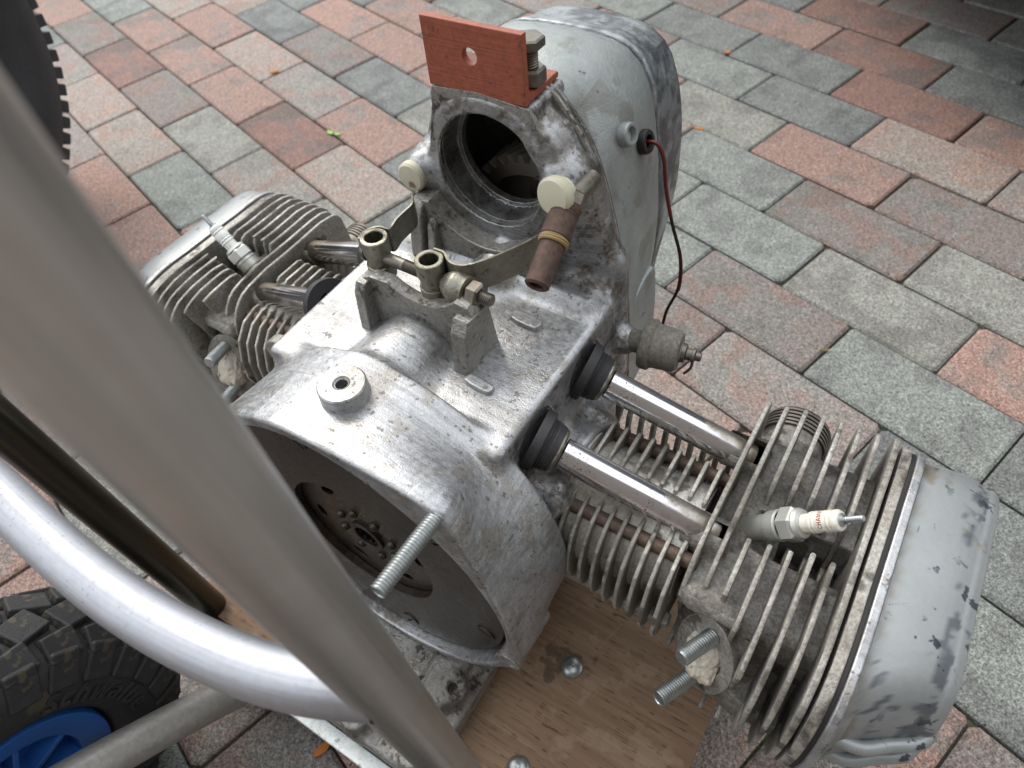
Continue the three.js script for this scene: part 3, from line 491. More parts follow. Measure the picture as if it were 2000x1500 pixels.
  const sumpG = surface((x, y, z) => {
    let d = sdBox(x, y + 0.183, z + 0.061, 0.1, 0.0125, 0.174, 0.005);
    d = smin(d, sdBox(x, y + 0.166, z + 0.075, 0.084, 0.016, 0.15, 0.008), 0.008);
    d = smin(d, sdBox(x, y + 0.15, z + 0.13, 0.09, 0.03, 0.09, 0.01), 0.012);
    for (const [bxx, bz] of [[0.083, 0.036], [0.083, 0.098], [-0.083, 0.036], [-0.083, 0.098], [0.02, 0.1]]) d = smin(d, sdCyl(Math.hypot(x - bxx, z - bz), y + 0.17, 0.0125, 0.018, 0.003), 0.009);
    for (const [bxx, bz] of [[0.083, 0.036], [0.083, 0.098], [0.02, 0.1], [-0.083, 0.098]]) d = smax(d, -Math.max(Math.hypot(x - bxx, z - bz) - 0.0048, -0.162 - y), 0.001);
    d = smax(d, -sdCap(x, y, z, 0.055, -0.149, -0.02, 0.055, -0.149, 0.11, 0.003), 0.002);
    return d;
  }, [-0.106, -0.203, -0.242], [0.106, -0.112, 0.12], 0.0022);
  stain(sumpG, (x, y, z, nx, ny, nz) => { const sp = sstep(0.28, 0.36, fbm3(x * 330, y * 330, z * 330, 2)); return mix3(grime(x, y, z, nx, ny, nz, 0.45), [0.1, 0.09, 0.08], sp); });
  part('sump', sumpG, M.castDull);

  // ---- clutch in the bell
  const ringShape = (R, r, holes = []) => { const s = poly(circ(0, 0, R, 72)); s.holes.push(poly(circ(0, 0, r, 56).reverse())); for (const h of holes) s.holes.push(poly(h)); return s; };
  const slot = (cx, cy, a, l, w) => circ(0, 0, 1, 16).map(([c, s]) => [cx + c * l * Math.cos(a) - s * w * Math.sin(a), cy + c * l * Math.sin(a) + s * w * Math.cos(a)]).reverse();
  const CT = g => g.rotateX(-0.0355).translate(0, 0, -0.0045);
  part('clutch_plate', [CT(extZ(ringShape(0.1345, 0.069), 0.004, 0.0115, 0.0006)), CT(extZ(ringShape(0.137, 0.12), -0.02, 0.0015, 0.0006))], M.blackSteel);
  const disc = holder('clutch_disc', engine);
  const ov = []; for (let i = 0; i < 6; i++) { const a = i * Math.PI / 3 + 0.1; ov.push(slot(0.052 * Math.cos(a), 0.052 * Math.sin(a), a + Math.PI / 2, 0.0085, 0.0045)); }
  part('friction_disc', [CT(extZ(ringShape(0.075, 0.0125, ov), 0.001, 0.0038, 0.0004))], M.blackSteel, disc);
  part('hub', [pipe(V(0, 0, -0.02), V(0, 0, 0.0065), 0.0165, 0.0115), ...Array.from({ length: 10 }, (_, i) => { const g = bx(0.0028, 0.004, 0.024, 0, 0.0112, -0.008, 0.0004); g.rotateZ(i * Math.PI / 5); return g; })].map(CT), M.darkSteel, disc);
  for (let i = 0; i < 8; i++) { const a = i * Math.PI / 4 + 0.3; part('rivet', CT(T(X4(new THREE.SphereGeometry(0.0042, 14, 8, 0, Math.PI * 2, 0, Math.PI / 2), new THREE.Matrix4().makeRotationX(Math.PI / 2)), 0.0275 * Math.cos(a), 0.0275 * Math.sin(a), 0.0036)), M.blackSteel, disc); }
  for (let i = 0; i < 6; i++) {
    const a = (42 + i * 60 + 16 * (i % 2 ? 0 : 0)) * D2, c = V(0.121 * Math.cos(a), 0.121 * Math.sin(a), 0), s = poly(circ(0, 0, 0.0085, 24));
    s.holes.push(poly([[-0.0072, -0.0012], [-0.0072, 0.0012], [0.0072, 0.0012], [0.0072, -0.0012]]));
    const g = extZ(s, 0.008, 0.0126, 0.0004); g.rotateZ(a + 0.6 * i); part('slotted_screw', CT(T(g, c.x, c.y, 0)), M.blackSteel);
  }
  const st = V(0.101, 0.1345, 0.006), se = V(0.1015, 0.1375, 0.064); part('bell_stud', [thread(st, se, 0.0056, 0.0021, 22)], M.zinc);
  part('bell_lug', pipe(V(0.1415, -0.0395, -0.03), V(0.1415, -0.0395, 0.0182), 0.0098, 0.0058), M.castDull);
  

  // ---- front cover and worn outer lid
  const N = 72;
  const rings = spec => spec.map(([z, pts]) => { const c = new THREE.CatmullRomCurve3([...pts.map(p => V(p[0], p[1], z)), V(0, pts[pts.length - 1][1] - 0.006, z), ...pts.slice(1).reverse().map(p => V(-p[0], p[1], z))], true, 'centripetal'); return c.getSpacedPoints(N).slice(0, -1); });
  const P0 = [[0, 0.2635], [0.02, 0.263], [0.037, 0.257], [0.051, 0.2425], [0.066, 0.2205], [0.078, 0.188], [0.087, 0.154], [0.095, 0.116], [0.101, 0.077], [0.104, 0.02], [0.101, -0.06], [0.08, -0.115]];
  const P1 = [[0, 0.2725], [0.024, 0.2715], [0.043, 0.2655], [0.0595, 0.255], [0.0735, 0.231], [0.0825, 0.197], [0.089, 0.158], [0.094, 0.118], [0.0955, 0.078], [0.0945, 0.02], [0.092, -0.06], [0.07, -0.115]];
  const P2 = [[0, 0.2645], [0.026, 0.2635], [0.048, 0.2605], [0.0645, 0.2495], [0.076, 0.2255], [0.083, 0.194], [0.0875, 0.158], [0.0905, 0.118], [0.09, 0.078], [0.086, 0.02], [0.082, -0.055], [0.06, -0.105]];
  const mixP = (a, b, t, s = 1) => a.map((p, i) => [lerp(p[0], b[i][0], t) * s, (lerp(p[1], b[i][1], t) - 0.09) * s + 0.09]);
  const P3 = [[0, 0.2555], [0.026, 0.2545], [0.0475, 0.2505], [0.0635, 0.239], [0.0755, 0.2125], [0.0825, 0.179], [0.0845, 0.15], [0.085, 0.118], [0.081, 0.078], [0.073, 0.02], [0.066, -0.04], [0.05, -0.09]];
  const cov = loft(rings([[-0.2585, P0], [-0.2592, mixP(P0, P0, 0, 1.012)], [-0.263, mixP(P0, P1, 0.12, 1.004)], [-0.275, mixP(P0, P1, 0.5)], [-0.29, mixP(P0, P1, 0.82)], [-0.305, P1], [-0.322, mixP(P1, P2, 0.55)], [-0.334, P2], [-0.3352, mixP(P2, P2, 0, 0.985)], [-0.3353, mixP(P2, P2, 0, 0.5)]]), false, true);
  ensureOut(cov);
  const cvg = prep(cov); stain(cvg, (x, y, z, nx, ny, nz) => grime(x, y, z, nx, ny, nz, z > -0.275 ? 0.9 : 0.28));
  part('front_cover', cvg, M.paintCase, engine, 'grey painted front cover bulging forward');
  const lid = loft(rings([[-0.3357, mixP(P2, P2, 0, 0.93)], [-0.3362, mixP(P2, P2, 0, 0.999)], [-0.345, mixP(P2, P3, 0.2, 1.004)], [-0.358, mixP(P2, P3, 0.55)], [-0.372, mixP(P2, P3, 0.88)], [-0.383, mixP(P3, P3, 0, 1.003)], [-0.39, mixP(P3, P3, 0, 0.995)], [-0.3945, mixP(P3, P3, 0, 0.97)], [-0.397, mixP(P3, P3, 0, 0.93)], [-0.398, mixP(P3, P3, 0, 0.6)], [-0.398, mixP(P3, P3, 0, 0.2)]]), true, true);
  ensureOut(lid); part('outer_lid', lid, M.wornLid, engine, 'outer ignition lid with its paint worn to dark metal');
  const gk = loft(rings([[-0.2555, mixP(P0, P0, 0, 0.99)], [-0.2556, mixP(P0, P0, 0, 1.018)], [-0.2586, mixP(P0, P0, 0, 1.018)], [-0.2587, mixP(P0, P0, 0, 0.99)]]), false, false); part('gasket', gk, M.blackGasket);
  // ridge of the case round the joint
  part('joint_flange', loft(rings([[-0.245, mixP(P0, P0, 0, 0.98)], [-0.2455, mixP(P0, P0, 0, 1.026)], [-0.2462, mixP(P0, P0, 0, 1.04)], [-0.248, mixP(P0, P0, 0, 1.046)], [-0.2498, mixP(P0, P0, 0, 1.04)], [-0.2504, mixP(P0, P0, 0, 1.022)], [-0.2512, mixP(P0, P0, 0, 1.02)], [-0.2518, mixP(P0, P0, 0, 1.036)], [-0.2535, mixP(P0, P0, 0, 1.042)], [-0.2552, mixP(P0, P0, 0, 1.036)], [-0.2556, mixP(P0, P0, 0, 1.02)], [-0.2557, mixP(P0, P0, 0, 0.985)]]), false, false), M.castDull);
  // foot rib and lower cover piece on the right
  part('cover_foot', [extX(smooth([[-0.265, 0.056], [-0.315, 0.078], [-0.325, 0.06], [-0.325, -0.04], [-0.265, -0.06]], 3), 0.07, 0.099, 0.003)], M.paintCase);
  part('cover_boss', [X4(lat([[0, 0], [0.0094, 0], [0.0086, 0.0085], [0.0074, 0.0095], [0.0055, 0.0095], [0.0045, 0.0055], [0, 0.005]], V(0.0735, 0.2165, -0.2885), V(0.115, 0.2335, -0.284), 26), new THREE.Matrix4())], M.paintCase);
  part('grommet', [lat([[0.005, 0.006], [0.0055, 0.0085], [0.0085, 0.0085], [0.0095, 0.007], [0.0095, 0], [0.005, 0]], V(0.0792, 0.2005, -0.3095), V(0.12, 0.2135, -0.3085), 26), rod(V(0.0775, 0.2, -0.3095), V(0.083, 0.2017, -0.3094), 0.0055, 0.0055)], M.blackGasket);
  // wire that leaves the grommet, drops and ends behind the sender
  const wire = [V(0.082, 0.2014, -0.3095), V(0.0925, 0.203, -0.3095), V(0.0985, 0.194, -0.3105), V(0.104, 0.165, -0.311), V(0.112, 0.135, -0.311), V(0.123, 0.1, -0.312), V(0.125, 0.066, -0.312), V(0.118, 0.036, -0.309), V(0.118, 0.02, -0.302)];
  const cut = new THREE.CatmullRomCurve3(wire, false, 'centripetal').getSpacedPoints(60);
  const wr = holder('ignition_wire', engine, 'thin wire with red then black insulation');
  part('red_insulation', [tube(cut.slice(0, 24), 0.0016, 40, 10), tube(cut.slice(33, 47).map(p => p.clone().add(V(0.0012, 0, 0.001))), 0.0012, 24, 8)], M.cableRed, wr); part('black_insulation', tube(cut.slice(22), 0.00145, 60, 10), M.cableBlack, wr);

  // ---- inside the bore: timing gear
  const gear = [], NT = 34, gr = 0.058; const teeth = [];
  for (let i = 0; i < NT; i++) { const a = i / NT * 2 * Math.PI, w = 2 * Math.PI / NT; for (const [f, r] of [[0.1, gr], [0.3, gr + 0.0075], [0.5, gr + 0.0075], [0.7, gr]]) teeth.push([r * Math.cos(a + f * w), r * Math.sin(a + f * w)]); }
  const gs = poly(teeth); gs.holes.push(poly(circ(0, 0, gr - 0.011, 40).reverse()));
  const gg = T(extZ(gs, -0.303, -0.276, 0.0005), 0.0, 0.1195, 0); { const p = gg.attributes.position; for (let i = 0; i < p.count; i++) { const a = (p.getZ(i) + 0.276) * 9, x = p.getX(i), y = p.getY(i) - 0.1195; p.setX(i, x * Math.cos(a) - y * Math.sin(a)); p.setY(i, x * Math.sin(a) + y * Math.cos(a) + 0.1195); } gg.computeVertexNormals(); }
  part('timing_gear', [gg, lat([[0.02, 0], [0.0475, 0], [0.0475, 0.006], [0.02, 0.006]], V(0, 0.1195, -0.295), V(0, 0.1195, -0.2), 40), lat([[0.006, 0], [0.02, 0], [0.02, 0.016], [0.006, 0.016]], V(0, 0.1195, -0.295), V(0, 0.1195, -0.2), 30)], M.gearSteel);
  part('timing_gear', lat([[0, 0], [0.014, 0], [0.014, 0.004], [0.012, 0.005], [0, 0.005]], V(0.014, 0.158, -0.276), V(0.014, 0.158, -0.2), 26), M.steel, engine, 'small steel washer inside the bore');

  // ---- white plastic plugs
  for (const [x, y, z, s] of [[-0.0705, 0.187, -0.2215, 1], [0.0705, 0.2185, -0.2065, 1.1]]) {
    const a = V(x, y, z), b = a.clone().add(V(s > 1 ? -0.004 : 0, s > 1 ? 0.006 : 0, 0.03));
    part('plastic_plug', [lat([[0, 0], [0.0092 * s, 0], [0.0092 * s, 0.006], [0.0118 * s, 0.0065], [0.0124 * s, 0.008], [0.0124 * s, 0.0125], [0.0108 * s, 0.0145], [0.006 * s, 0.0152], [0, 0.0154]], a, b, 30)], M.whitePlastic, engine, s > 1 ? 'yellowed white plastic plug beside the brown pipe' : 'stained white plastic plug on the left of the bore');
  }
  // ---- brown breather pipe, wound with twine
  const p0 = V(0.0755, 0.2125, -0.203), p1 = V(0.083, 0.1868, -0.1445), dir = p1.clone().sub(p0), at = t => p0.clone().addScaledVector(dir, t);
  const bp = holder('breather_pipe', engine, 'rusty brown pipe stub bound with twine');
  part('elbow', [hexN(at(-0.12), at(0.05), 0.0108), tube([V(0.077, 0.213, -0.235), V(0.077, 0.2135, -0.218), at(-0.05)], 0.0072, 20, 16)], M.steel, bp);
  part('sleeve', [lat([[0.009, 0], [0.0102, 0.001], [0.0105, 0.004], [0.01, 0.005], [0.0105, 0.006], [0.01, 0.0072], [0.0105, 0.0084], [0.01, 0.0096], [0.0105, 0.0108], [0.0109, 0.026], [0.0096, 0.0275], [0.008, 0.028]], at(0.02), p1, 26)], M.rust, bp);
  part('tube', [pipe(p1, at(0.35), 0.0087, 0.0048, 0.0012)], M.rust, bp);
  part('twine', [0.43, 0.448, 0.462, 0.478, 0.493].map((t, i) => { const g = new THREE.TorusGeometry(0.0095 + 0.0005 * (i % 2), 0.0009, 8, 30); g.applyMatrix4(new THREE.Matrix4().makeRotationX(Math.PI / 2 + 0.16 * Math.sin(i * 2.3))); return X4(g, alignY(at(t), p1)); }), M.twine, bp);

  // ---- red angle bracket bolted to the top, its bolt and lock nut
  const br = holder('angle_bracket', engine, 'red-brown painted angle bracket with one hole, bolted on top of the timing end');
  const bz = -0.2195, by0 = 0.2645, by1 = 0.3115, x0 = -0.0435, x1 = 0.0352;
  const face = poly([[x0, by0], [x1, by0], [x1, by1], [x0, by1]]); face.holes.push(poly(circ(-0.0062, 0.2905, 0.0057, 26).reverse()));
  const leg2 = extX([[bz - 0.0012, by0 + 0.0003], [bz - 0.0012, by0 + 0.0075], [bz - 0.0062, by0 + 0.0075], [bz - 0.0068, by0 + 0.0062], [bz - 0.0085, by0 + 0.005], [bz - 0.043, by0 + 0.0047], [bz - 0.0445, by0 + 0.003], [bz - 0.044, by0 + 0.0003]], x0 + 0.0002, x1 - 0.0002, 0.0004);
  part('bracket_plate', [extZ(face, bz - 0.0055, bz, 0.0006), leg2], M.primer, br);
  const bxp = 0.0265, bzp = -0.2405;
  part('bolt', [hexN(V(bxp, 0.2935, bzp), V(bxp, 0.301, bzp), 0.0112), thread(V(bxp, 0.272, bzp), V(bxp, 0.294, bzp), 0.0062, 0.0018)], M.steel, br);
  part('lock_nut', [hexN(V(bxp, 0.2695, bzp), V(bxp, 0.2815, bzp), 0.0112, 0.005)], M.steel, br);

  // ---- generator clamp strap lying open on the cradles
  const cs = holder('clamp_strap', engine, 'open steel clamp strap with two eyes and a tightening bolt');
  const band = (pts, h) => { const c = new THREE.CatmullRomCurve3(pts, false, 'centripetal').getPoints(40), r = c.map((p, i) => { const q = c[Math.min(i + 1, 40)], o = c[Math.max(i - 1, 0)], t = q.clone().sub(o).setY(0).normalize(), nrm = V(-t.z, 0, t.x), th = 0.0008; return [p.clone().addScaledVector(nrm, th).add(V(0, h, 0)), p.clone().addScaledVector(nrm, th).add(V(0, -h, 0)), p.clone().addScaledVector(nrm, -th).add(V(0, -h, 0)), p.clone().addScaledVector(nrm, -th).add(V(0, h, 0))]; }); const g = loft(r, true, true).toNonIndexed(); g.deleteAttribute('normal'); g.computeVertexNormals(); return g; };
  const BL = V(-0.0475, 0, -0.134), BR = V(0.0035, 0, -0.1325), R0 = 0.0105;
  part('strap_band', band([BL.clone().add(V(-0.0095, 0.1785, 0.006)), BL.clone().add(V(-0.0108, 0.1785, -0.004)), BL.clone().add(V(-0.004, 0.179, -0.0115)), BL.clone().add(V(0.004, 0.179, -0.0125)), V(-0.044, 0.1785, -0.15), V(-0.0462, 0.1785, -0.159), V(-0.0465, 0.1785, -0.169), V(-0.047, 0.1785, -0.179), V(-0.056, 0.178, -0.191)], 0.0105), M.strapSteel, cs);
  part('strap_band', band([BR.clone().add(V(-0.003, 0.178, -0.0102)), BR.clone().add(V(0.006, 0.178, -0.0098)), BR.clone().add(V(0.012, 0.178, -0.0055)), V(0.021, 0.178, -0.1355), V(0.03, 0.178, -0.1375), V(0.0415, 0.178, -0.1515), V(0.049, 0.178, -0.165), V(0.0555, 0.178, -0.178), V(0.0595, 0.178, -0.19)], 0.0125), M.strapSteel, cs);
  for (const [c, nm] of [[BL, 'strap_eye'], [BR, 'strap_eye']]) { const e = V(c.x, 0.1895, c.z), e2 = V(c.x, 0.176, c.z), e3 = V(c.x, 0.1655, c.z), e4 = V(c.x, 0.154, c.z); part(nm, [pipe(e, e2, R0, 0.0068), pipe(e2.clone().add(V(0, 0.002, 0)), e3, R0 * 0.9, 0.0068), pipe(e3.clone().add(V(0, 0.001, 0)), e4, R0, 0.0068)], M.strapSteel, cs); }
  const b0 = V(-0.05, 0.1735, -0.1335), bd = V(0.999, 0.004, 0.03).normalize(), bp_ = t => b0.clone().addScaledVector(bd, t);
  part('clamp_bolt', [rod(bp_(0.004), bp_(0.03), 0.0047, 0.0047), thread(bp_(0.03), bp_(0.106), 0.0046, 0.0014), lat([[0, 0], [0.006, 0.0008], [0.0078, 0.003], [0.0078, 0.006], [0.005, 0.0075], [0, 0.0075]], bp_(-0.012), b0, 22)], M.steel, cs);
  part('spacer', [lat([[0.0048, 0], [0.007, 0.0004], [0.0095, 0.004], [0.0122, 0.0085], [0.0128, 0.012], [0.0112, 0.0165], [0.0108, 0.02], [0.005, 0.021]], bp_(0.0655), bp_(1), 28)], M.strapSteel, cs);
  part('nut', [hexN(bp_(0.0868), bp_(0.0968), 0.0094, 0.0045)], M.steel, cs);

  // ---- oil pressure sender on the right flank
  const sn = holder('oil_sender', engine, 'grey drum-shaped sender on a threaded neck');
  const s0 = V(0.108, 0.07, -0.231), sd = V(0.985, 0.02, -0.12).normalize(), sp = t => s0.clone().addScaledVector(sd, t);
  part('neck', rod(sp(-0.01), sp(0.022), 0.0098, 0.0098), M.senderGrey, sn);
  part('drum', lat([[0, 0], [0.017, 0], [0.0205, 0.001], [0.0215, 0.0035], [0.0215, 0.0085], [0.019, 0.0105], [0.0185, 0.0125], [0.0178, 0.0285], [0.0155, 0.0315], [0.009, 0.0325], [0.0085, 0.0335], [0, 0.0335]], sp(0.019), sp(1), 36), M.senderGrey, sn);
  part('terminal', [lat([[0, 0], [0.0085, 0], [0.0078, 0.004], [0.005, 0.0048], [0.005, 0.009], [0.0062, 0.0095], [0.0062, 0.0115], [0.004, 0.0125], [0.0035, 0.0165], [0, 0.0172]], sp(0.0515), sp(1), 20), tube([sp(0.062).add(V(0, -0.004, 0)), sp(0.061).add(V(0.001, -0.012, 0.003)), sp(0.058).add(V(0, -0.019, 0.005))], 0.0012, 12, 8)], M.steel, sn);
}
// ---------------------------------------------------------------- the two cylinders with heads, covers, plugs and pushrod tubes
const rags = [];
for (const side of [1, -1]) {
  const R = side > 0, zc = ZR;
  XF = R ? null : g => { mirrorX(g); g.translate(0.1 - 0.012, 0, ZL - ZR); g.rotateZ(0.055); g.translate(-0.1, 0, 0); };
  const where = (x, y, z) => R ? ePoint(x, y, z) : ePoint(-x, y, z + ZL - ZR);
  const Z = pts => pts.map(([z, y]) => [z + zc, y]);
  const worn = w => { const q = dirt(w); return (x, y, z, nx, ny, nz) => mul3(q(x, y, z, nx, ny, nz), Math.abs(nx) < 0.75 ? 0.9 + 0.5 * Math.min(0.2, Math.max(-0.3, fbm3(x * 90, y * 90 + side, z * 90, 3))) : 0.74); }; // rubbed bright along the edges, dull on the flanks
  const dirt = w => (x, y, z, nx, ny, nz) => grime(x + (R ? 0 : 3), y, z, nx, ny, nz, w);
  // cylinder: barrel, base flange, nine fins
  const cyl = holder('cylinder', engine, R ? 'right finned cylinder' : 'left finned cylinder');
  part('barrel', [lat([[0.03, 0], [0.057, 0], [0.057, 0.005], [0.05, 0.0065], [0.048, 0.1], [0.03, 0.1]], V(0.1285, 0, zc), V(1, 0, zc), 48), bx(0.1, 0.012, 0.03, 0.185, -0.049, zc + 0.006, 0.003), bx(0.096, 0.01, 0.012, 0.185, -0.047, zc + 0.046, 0.003)], M.finCyl, cyl);
  for (let i = 0; i < 9; i++) {
    const x = 0.1385 + i * 0.01098, s = 0.93 + 0.026 * i, notch = i > 6 ? 0.006 : 0.012;
    let o = [[0.012, 0.012], [0.0135, 0.038], [0.017, 0.044], [0.028, 0.0455], [0.042, 0.0405], [0.0545, 0.027], [0.0615, 0.005], [0.0635, -0.014], [0.0595, -0.032], [0.05, -0.047], [0.034, -0.06], [0.01, -0.068], [-0.02, -0.067], [-0.045, -0.055], [-0.062, -0.036], [-0.071, -0.012], [-0.0745, 0.012], [-0.0775, 0.03], [-0.074, 0.036], [-0.069, 0.036], [-0.066, 0.03], [-0.064, notch], [-0.047, notch], [-0.0455, 0.044], [-0.0425, 0.0515], [-0.0385, 0.0535], [-0.011, 0.0535], [-0.007, 0.0515], [-0.004, 0.045], [-0.0035, notch]];
    o = o.map(([z, y], k) => [(z > 0.02 ? 0.02 + (z - 0.02) * (1 + (s - 1) * 1.35) : z < -0.07 ? z * (0.6 + 0.4 * s) : z) + (rnd() - 0.5) * 0.0006, (y < 0 ? y * s : y) + (rnd() - 0.5) * 0.0006]);
    const th = 0.0016; part('fin', stain(prep(extX(Z(o), x - th, x + th, 0.0011, [], 2)), worn(0.3)), M.finCyl, cyl);
  }
  for (const [dz, dy] of [[0.032, 0.036], [-0.042, 0.036]]) part('cylinder_stud', rod(V(0.118, dy, zc + dz), V(0.24, dy, zc + dz), 0.0058, 0.0058), M.rod, cyl);

  // head: core with valleys, eight fins, sealing flange
  const head = holder('cylinder_head', engine, R ? 'right finned cylinder head coated with grey-brown dust' : 'left finned cylinder head in the background');
  const HO = smooth([[-0.128, 0.03], [-0.124, 0.052], [-0.11, 0.0615], [-0.06, 0.063], [0.0, 0.063], [0.045, 0.0625], [0.074, 0.054], [0.092, 0.034], [0.1, 0.006], [0.1, -0.03], [0.092, -0.06], [0.068, -0.088], [0.03, -0.102], [-0.03, -0.104], [-0.08, -0.094], [-0.112, -0.07], [-0.126, -0.03]], 3);
  const HI = smooth([[-0.121, 0.04], [-0.117, 0.056], [-0.106, 0.062], [-0.05, 0.063], [0.01, 0.062], [0.036, 0.055], [0.052, 0.035], [0.06, 0.008], [0.062, -0.03], [0.06, -0.06], [0.045, -0.085], [0.01, -0.098], [-0.04, -0.1], [-0.085, -0.088], [-0.11, -0.065], [-0.122, -0.03]], 3);
  const coreG = surface((x, y, z) => {
    const zz = z - zc;
    let d = sdBox(x - 0.2945, y + 0.012, zz + 0.018, 0.0575, 0.05, 0.078, 0.014);
    d = smin(d, sdBox(x - 0.2945, y - 0.03, zz + 0.02, 0.057, 0.006, 0.074, 0.004), 0.01);
    d = smin(d, sdBox(x - 0.3, y + 0.056, zz - 0.02, 0.05, 0.012, 0.06, 0.006), 0.01);
    d = smin(d, sdCap(x, y, zz, 0.268, -0.012, 0.02, 0.2675, -0.023, 0.05, 0.028, 0.019), 0.014); // inlet tract
    d = smin(d, sdCap(x, y, zz, 0.262, -0.02, -0.06, 0.262, -0.02, -0.12, 0.03), 0.014);       // exhaust tract
    d = smin(d, sdCyl(Math.hypot(y - 0.045, zz + 0.066), x - 0.236, 0.014, 0.016, 0.002), 0.008);
    d = smin(d, sdCyl(Math.hypot(y - 0.04, zz - 0.009), x - 0.236, 0.015, 0.016, 0.002), 0.008);
    // plug seat and the deep pocket beside it
    const ax = 0.275, ay = 0.034, az = -0.014; const q = (x - ax) * 0.72 + (y - ay) * 0.68; const rr = Math.sqrt(Math.max(0, (x - ax) ** 2 + (y - ay) ** 2 + (zz - az) ** 2 - q * q));
    d = smax(d, -Math.max(rr - 0.0185, -q - 0.007), 0.002);
    { const q = -0.4 * (x - 0.2655) + 0.24 * (y + 0.025) + 0.885 * (zz - 0.0645), rr = Math.hypot(x - 0.2655, y + 0.025, zz - 0.0645); d = smax(d, -Math.max(rr - 0.052, -0.007 - q), 0.002); }
    d = smax(d, -sdBox(x - 0.306, y - 0.03, zz + 0.012, 0.0225, 0.045, 0.016, 0.004), 0.003);
    return d;
  }, [0.215, -0.09, zc - 0.16], [0.358, 0.052, zc + 0.1], 0.0024);
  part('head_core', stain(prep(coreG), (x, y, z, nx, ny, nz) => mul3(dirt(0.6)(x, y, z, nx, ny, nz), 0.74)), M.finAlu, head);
  const cutFin = (O, z0, z1) => { // split an outline at a gap in its top edge (front and rear pieces that share the lower part)
    const top = O.filter(([z, y]) => !(y > 0.03 && z > z0 && z < z1)); const k = top.findIndex(([z, y], i) => y > 0.03 && z <= z0 && (top[(i + 1) % top.length][0] >= z1));
    const ins = [[z0 - 0.003, 0.0615], [z0, 0.056], [z0 + 0.004, 0.03], [z0 + 0.006, 0.008], [z1 - 0.004, 0.008], [z1 - 0.002, 0.03], [z1, 0.0555], [z1 + 0.003, 0.0615]]; return [...top.slice(0, k + 1), ...ins, ...top.slice(k + 1)];
  };
  const fx = [0.2368, 0.2503, 0.2638, 0.2773, 0.2905, 0.3035, 0.3165, 0.3295];
  const gaps = [null, null, [-0.036, 0.0065], [-0.04, 0.004], [-0.0385, 0.0015], [-0.032, 0.0], [-0.03, -0.0005], null];
  fx.forEach((x, i) => {
    const sc = 1 + 0.006 * (i - 3); let o = (i < 2 ? HI : HO).map(([z, y]) => [z * sc, y]);
    if (i === 2) o = o.map(([z, y], k) => [Math.min(z, 0.082), y]);
    if (gaps[i]) o = cutFin(o, ...gaps[i]);
    // inlet flange keeps the fins clear of its face
    if (i < 5) { const lim = [0.058, 0.05, 0.05, 0.068, 0.092][i]; o = o.map(([z, y]) => [y > -0.07 ? Math.min(z, lim + (y - 0.04) * 0.25) : z, y]); }
    o = o.map(([z, y]) => [z + (rnd() - 0.5) * 0.0007, y + (rnd() - 0.5) * 0.0008]);
    const th = i === 7 ? 0.0023 : 0.0018; part('fin', stain(prep(extX(Z(o), x - th, x + th, 0.0013, [], 2)), worn(0.4)), M.finAlu, head);
  });
  const HF = smooth([[-0.131, 0.03], [-0.126, 0.05], [-0.112, 0.0595], [-0.06, 0.0615], [0.0, 0.0615], [0.045, 0.061], [0.076, 0.053], [0.095, 0.034], [0.104, 0.006], [0.104, -0.03], [0.096, -0.06], [0.07, -0.088], [0.03, -0.102], [-0.03, -0.104], [-0.08, -0.094], [-0.114, -0.07], [-0.129, -0.03]], 12);
  const scl = (O, s, dy = 0) => O.map(([z, y]) => [(z + 0.013) * s - 0.013, (y + 0.02) * s - 0.02 + dy]);
  part('sealing_flange', stain(prep(extX(Z(scl(HF, 0.985)), 0.3345, 0.3415, 0.0009)), dirt(0.3)), M.finAlu, head);
  part('gasket', extX(Z(scl(HF, 0.972)), 0.3416, 0.3446, 0.0003), M.blackGasket, head);

  // rocker cover: rim, body that swells out, bead round the outer face, two ribs low at the back
  const cover = holder('rocker_cover', engine, R ? 'right rocker cover, grey paint scratched and chipped' : 'left rocker cover seen edge on');
  part('rim', extX(Z(scl(HF, 0.992, 0.0008)), 0.3447, 0.3505, 0.0011), M.castBright, cover);
  const ringX = (x, s) => { const t = clamp((x - 0.351) / 0.046), q = t * t * (0.4 + 0.6 * t), X = x + 0.007 * t; return scl(HF, s).map(([z, y]) => V(X, y > 0 ? y * (1 - 0.3 * q) : y * (1 - 0.1 * q), (z > -0.013 ? -0.013 + (z + 0.013) * (1 - 0.38 * Math.pow(t, 0.7)) : -0.013 + (z + 0.013) * (1 + 0.05 * t - 0.02 * q)) + zc)); };
  const body = loft([...[[0.3504, 0.9], [0.3506, 0.955], [0.3518, 0.949], [0.3535, 0.945], [0.356, 0.946], [0.3585, 0.949], [0.361, 0.952], [0.364, 0.955], [0.367, 0.957], [0.37, 0.959], [0.373, 0.961], [0.376, 0.962], [0.379, 0.963], [0.382, 0.964], [0.385, 0.9635], [0.388, 0.962], [0.3902, 0.9605], [0.3915, 0.962], [0.3925, 0.968], [0.3937, 0.976], [0.3955, 0.98], [0.3972, 0.976], [0.3984, 0.966], [0.3988, 0.955], [0.398, 0.935], [0.397, 0.9], [0.397, 0.7], [0.397, 0.3]].map(([x, s]) => ringX(x, s))], false, true);
  ensureOut(body); const bg = prep(body);
